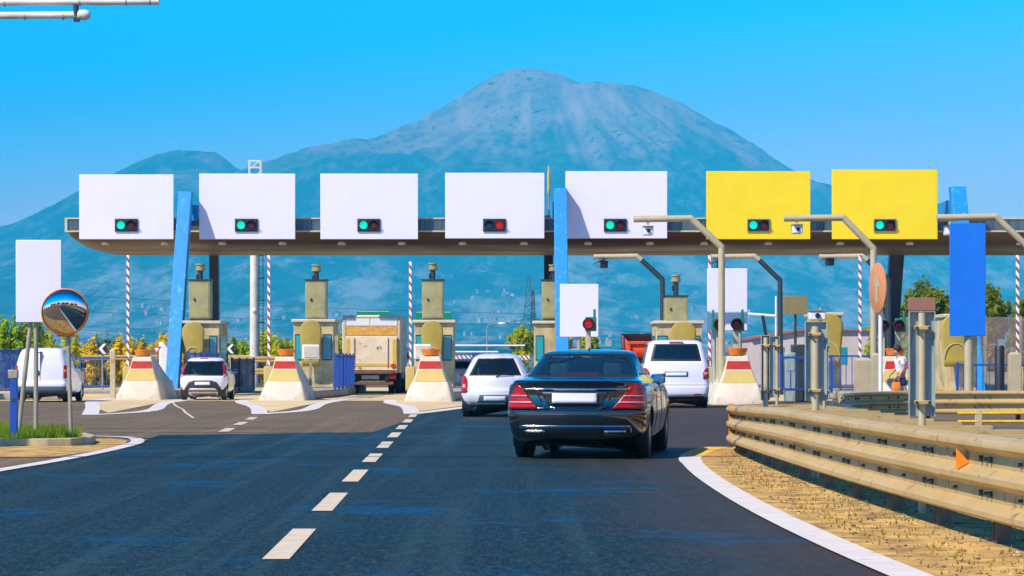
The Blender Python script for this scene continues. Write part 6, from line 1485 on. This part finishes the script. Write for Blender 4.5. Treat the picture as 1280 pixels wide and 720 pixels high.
t = thing('person', 'person in a white t-shirt and dark shorts walking left, head bowed, carrying a bag', 'person', (Xp, Yp, 0.0), math.radians(8))
# faces -x; z up. skeleton
V_ = [(0, 0, .93), (-.01, 0, 1.08), (-.03, 0, 1.24), (-.05, 0, 1.38), (-.09, 0, 1.47), (-.13, 0, 1.53), (-.165, 0, 1.60), (-.16, 0, 1.69),       # 0-7 pelvis..head
      (-.04, -.17, 1.39), (.02, -.21, 1.15), (-.10, -.20, .94), (-.13, -.19, .87),                                                                    # 8-11 near arm
      (-.05, .17, 1.39), (-.10, .20, 1.14), (-.24, .19, .98), (-.30, .18, .94),                                                                       # 12-15 far arm
      (-.02, -.09, .88), (.08, -.10, .50), (.26, -.10, .12), (.20, -.10, .04),                                                                         # 16-19 rear leg
      (-.02, .09, .88), (-.20, .10, .50), (-.22, .10, .10), (-.34, .10, .035)]                                                                         # 20-23 front leg
E_ = [(0,1),(1,2),(2,3),(3,4),(4,5),(5,6),(6,7),(3,8),(8,9),(9,10),(10,11),(3,12),(12,13),(13,14),(14,15),(0,16),(16,17),(17,18),(18,19),(0,20),(20,21),(21,22),(22,23)]
R_ = [(.13, .15), (.12, .14), (.13, .16), (.12, .16), .055, .06, .095, .075, .06, .045, .036, .03, .06, .045, .036, .03, .09, .058, .04, .035, .09, .058, .04, .035]
body = skin_mesh('body', V_, E_, R_, M['skin'], t)
skin_mesh('tshirt', [(0, 0, .96), (-.01, 0, 1.10), (-.03, 0, 1.25), (-.05, 0, 1.39), (-.075, 0, 1.43), (-.04, -.17, 1.395), (.015, -.205, 1.20), (-.05, .17, 1.395), (-.095, .195, 1.19)], [(0,1),(1,2),(2,3),(3,4),(3,5),(5,6),(3,7),(7,8)], [(.15, .17), (.14, .165), (.15, .18), (.14, .18), .075, .085, .07, .085, .07], M['cloth_white'], t)
skin_mesh('shorts', [(0, 0, .98), (0, 0, .90), (-.02, -.09, .86), (.05, -.10, .62), (-.02, .09, .86), (-.14, .10, .62)], [(0,1),(1,2),(2,3),(1,4),(4,5)], [(.145, .16), (.145, .16), .11, .10, .11, .10], M['cloth_navy'], t)
mb = MB(); mb.lathe([(.02, -.13), (.07, -.10), (.100, -.03), (.105, .04), (.085, .10), (.03, .125)], (-.135, 0, 1.695), n=16); h_ = mb.build('hair', M['hair'], t); 
mb = MB(); mb.lathe([(.01, -.05), (.04, -.03), (.045, .01), (.02, .05)], (-.03, 0, 1.70), n=10); mb.build('hair_bun', M['hair'], t)
mb = MB(); mb.add([(-.255, -.015, 1.60), (-.255, .015, 1.60), (-.285, 0, 1.585), (-.25, 0, 1.645)], [(0,1,2), (0,2,3), (1,2,3), (0,1,3)]); mb.build('nose', M['skin'], body)
for s in (-1, 1):
    mb = MB(); mb.lathe([(.004, -.008), (.009, 0), (.004, .008)], (-.246, s*.03, 1.635), 'X', 8); mb.build('eye', M['hair'], body)
for pts, hb in ((Vector((-.13, -.19, .87)), 1), (Vector((-.30, .18, .94)), -1)):
    for k in range(5):
        off = Vector((-.02+.012*k, (-.02+.008*k)*hb, -.03)); L = (.035, .07, .08, .075, .06)[k]
        mb = MB(); p = pts+off*.5; mb.tube([p, p+Vector((-.012, 0, -L*.5)), p+Vector((.004, 0, -L))], [.011, .010, .007], 6); mb.build('finger', M['skin'], body)
for p in ((.20, -.10, .0), (-.30, .10, .0)):
    mb = MB(); mb.loft(rings([(p[0]-.14, p[0]+.10, p[1]-.045, p[1]+.045, 0.0, .04), (p[0]-.13, p[0]+.09, p[1]-.04, p[1]+.04, .05, .035), (p[0]-.03, p[0]+.07, p[1]-.03, p[1]+.03, .10, .028)])); mb.build('shoe', M['white'], t)
bg_ = thing('carrier_bag', 'orange-yellow bag held low by the walking person', 'bag', (Xp-.18, Yp-.2, .50))
mb = MB(); mb.loft(rings([(-.12, .12, -.06, .06, 0, .04), (-.14, .14, -.07, .07, .10, .05), (-.11, .11, -.04, .04, .24, .03)])); mb.build('pouch', M['orange'], bg_)
mb = MB(); mb.tube([(-.08, 0, .23), (-.03, 0, .37), (.03, 0, .37), (.08, 0, .23)], .008, 6); mb.build('handle', M['orange'], bg_)
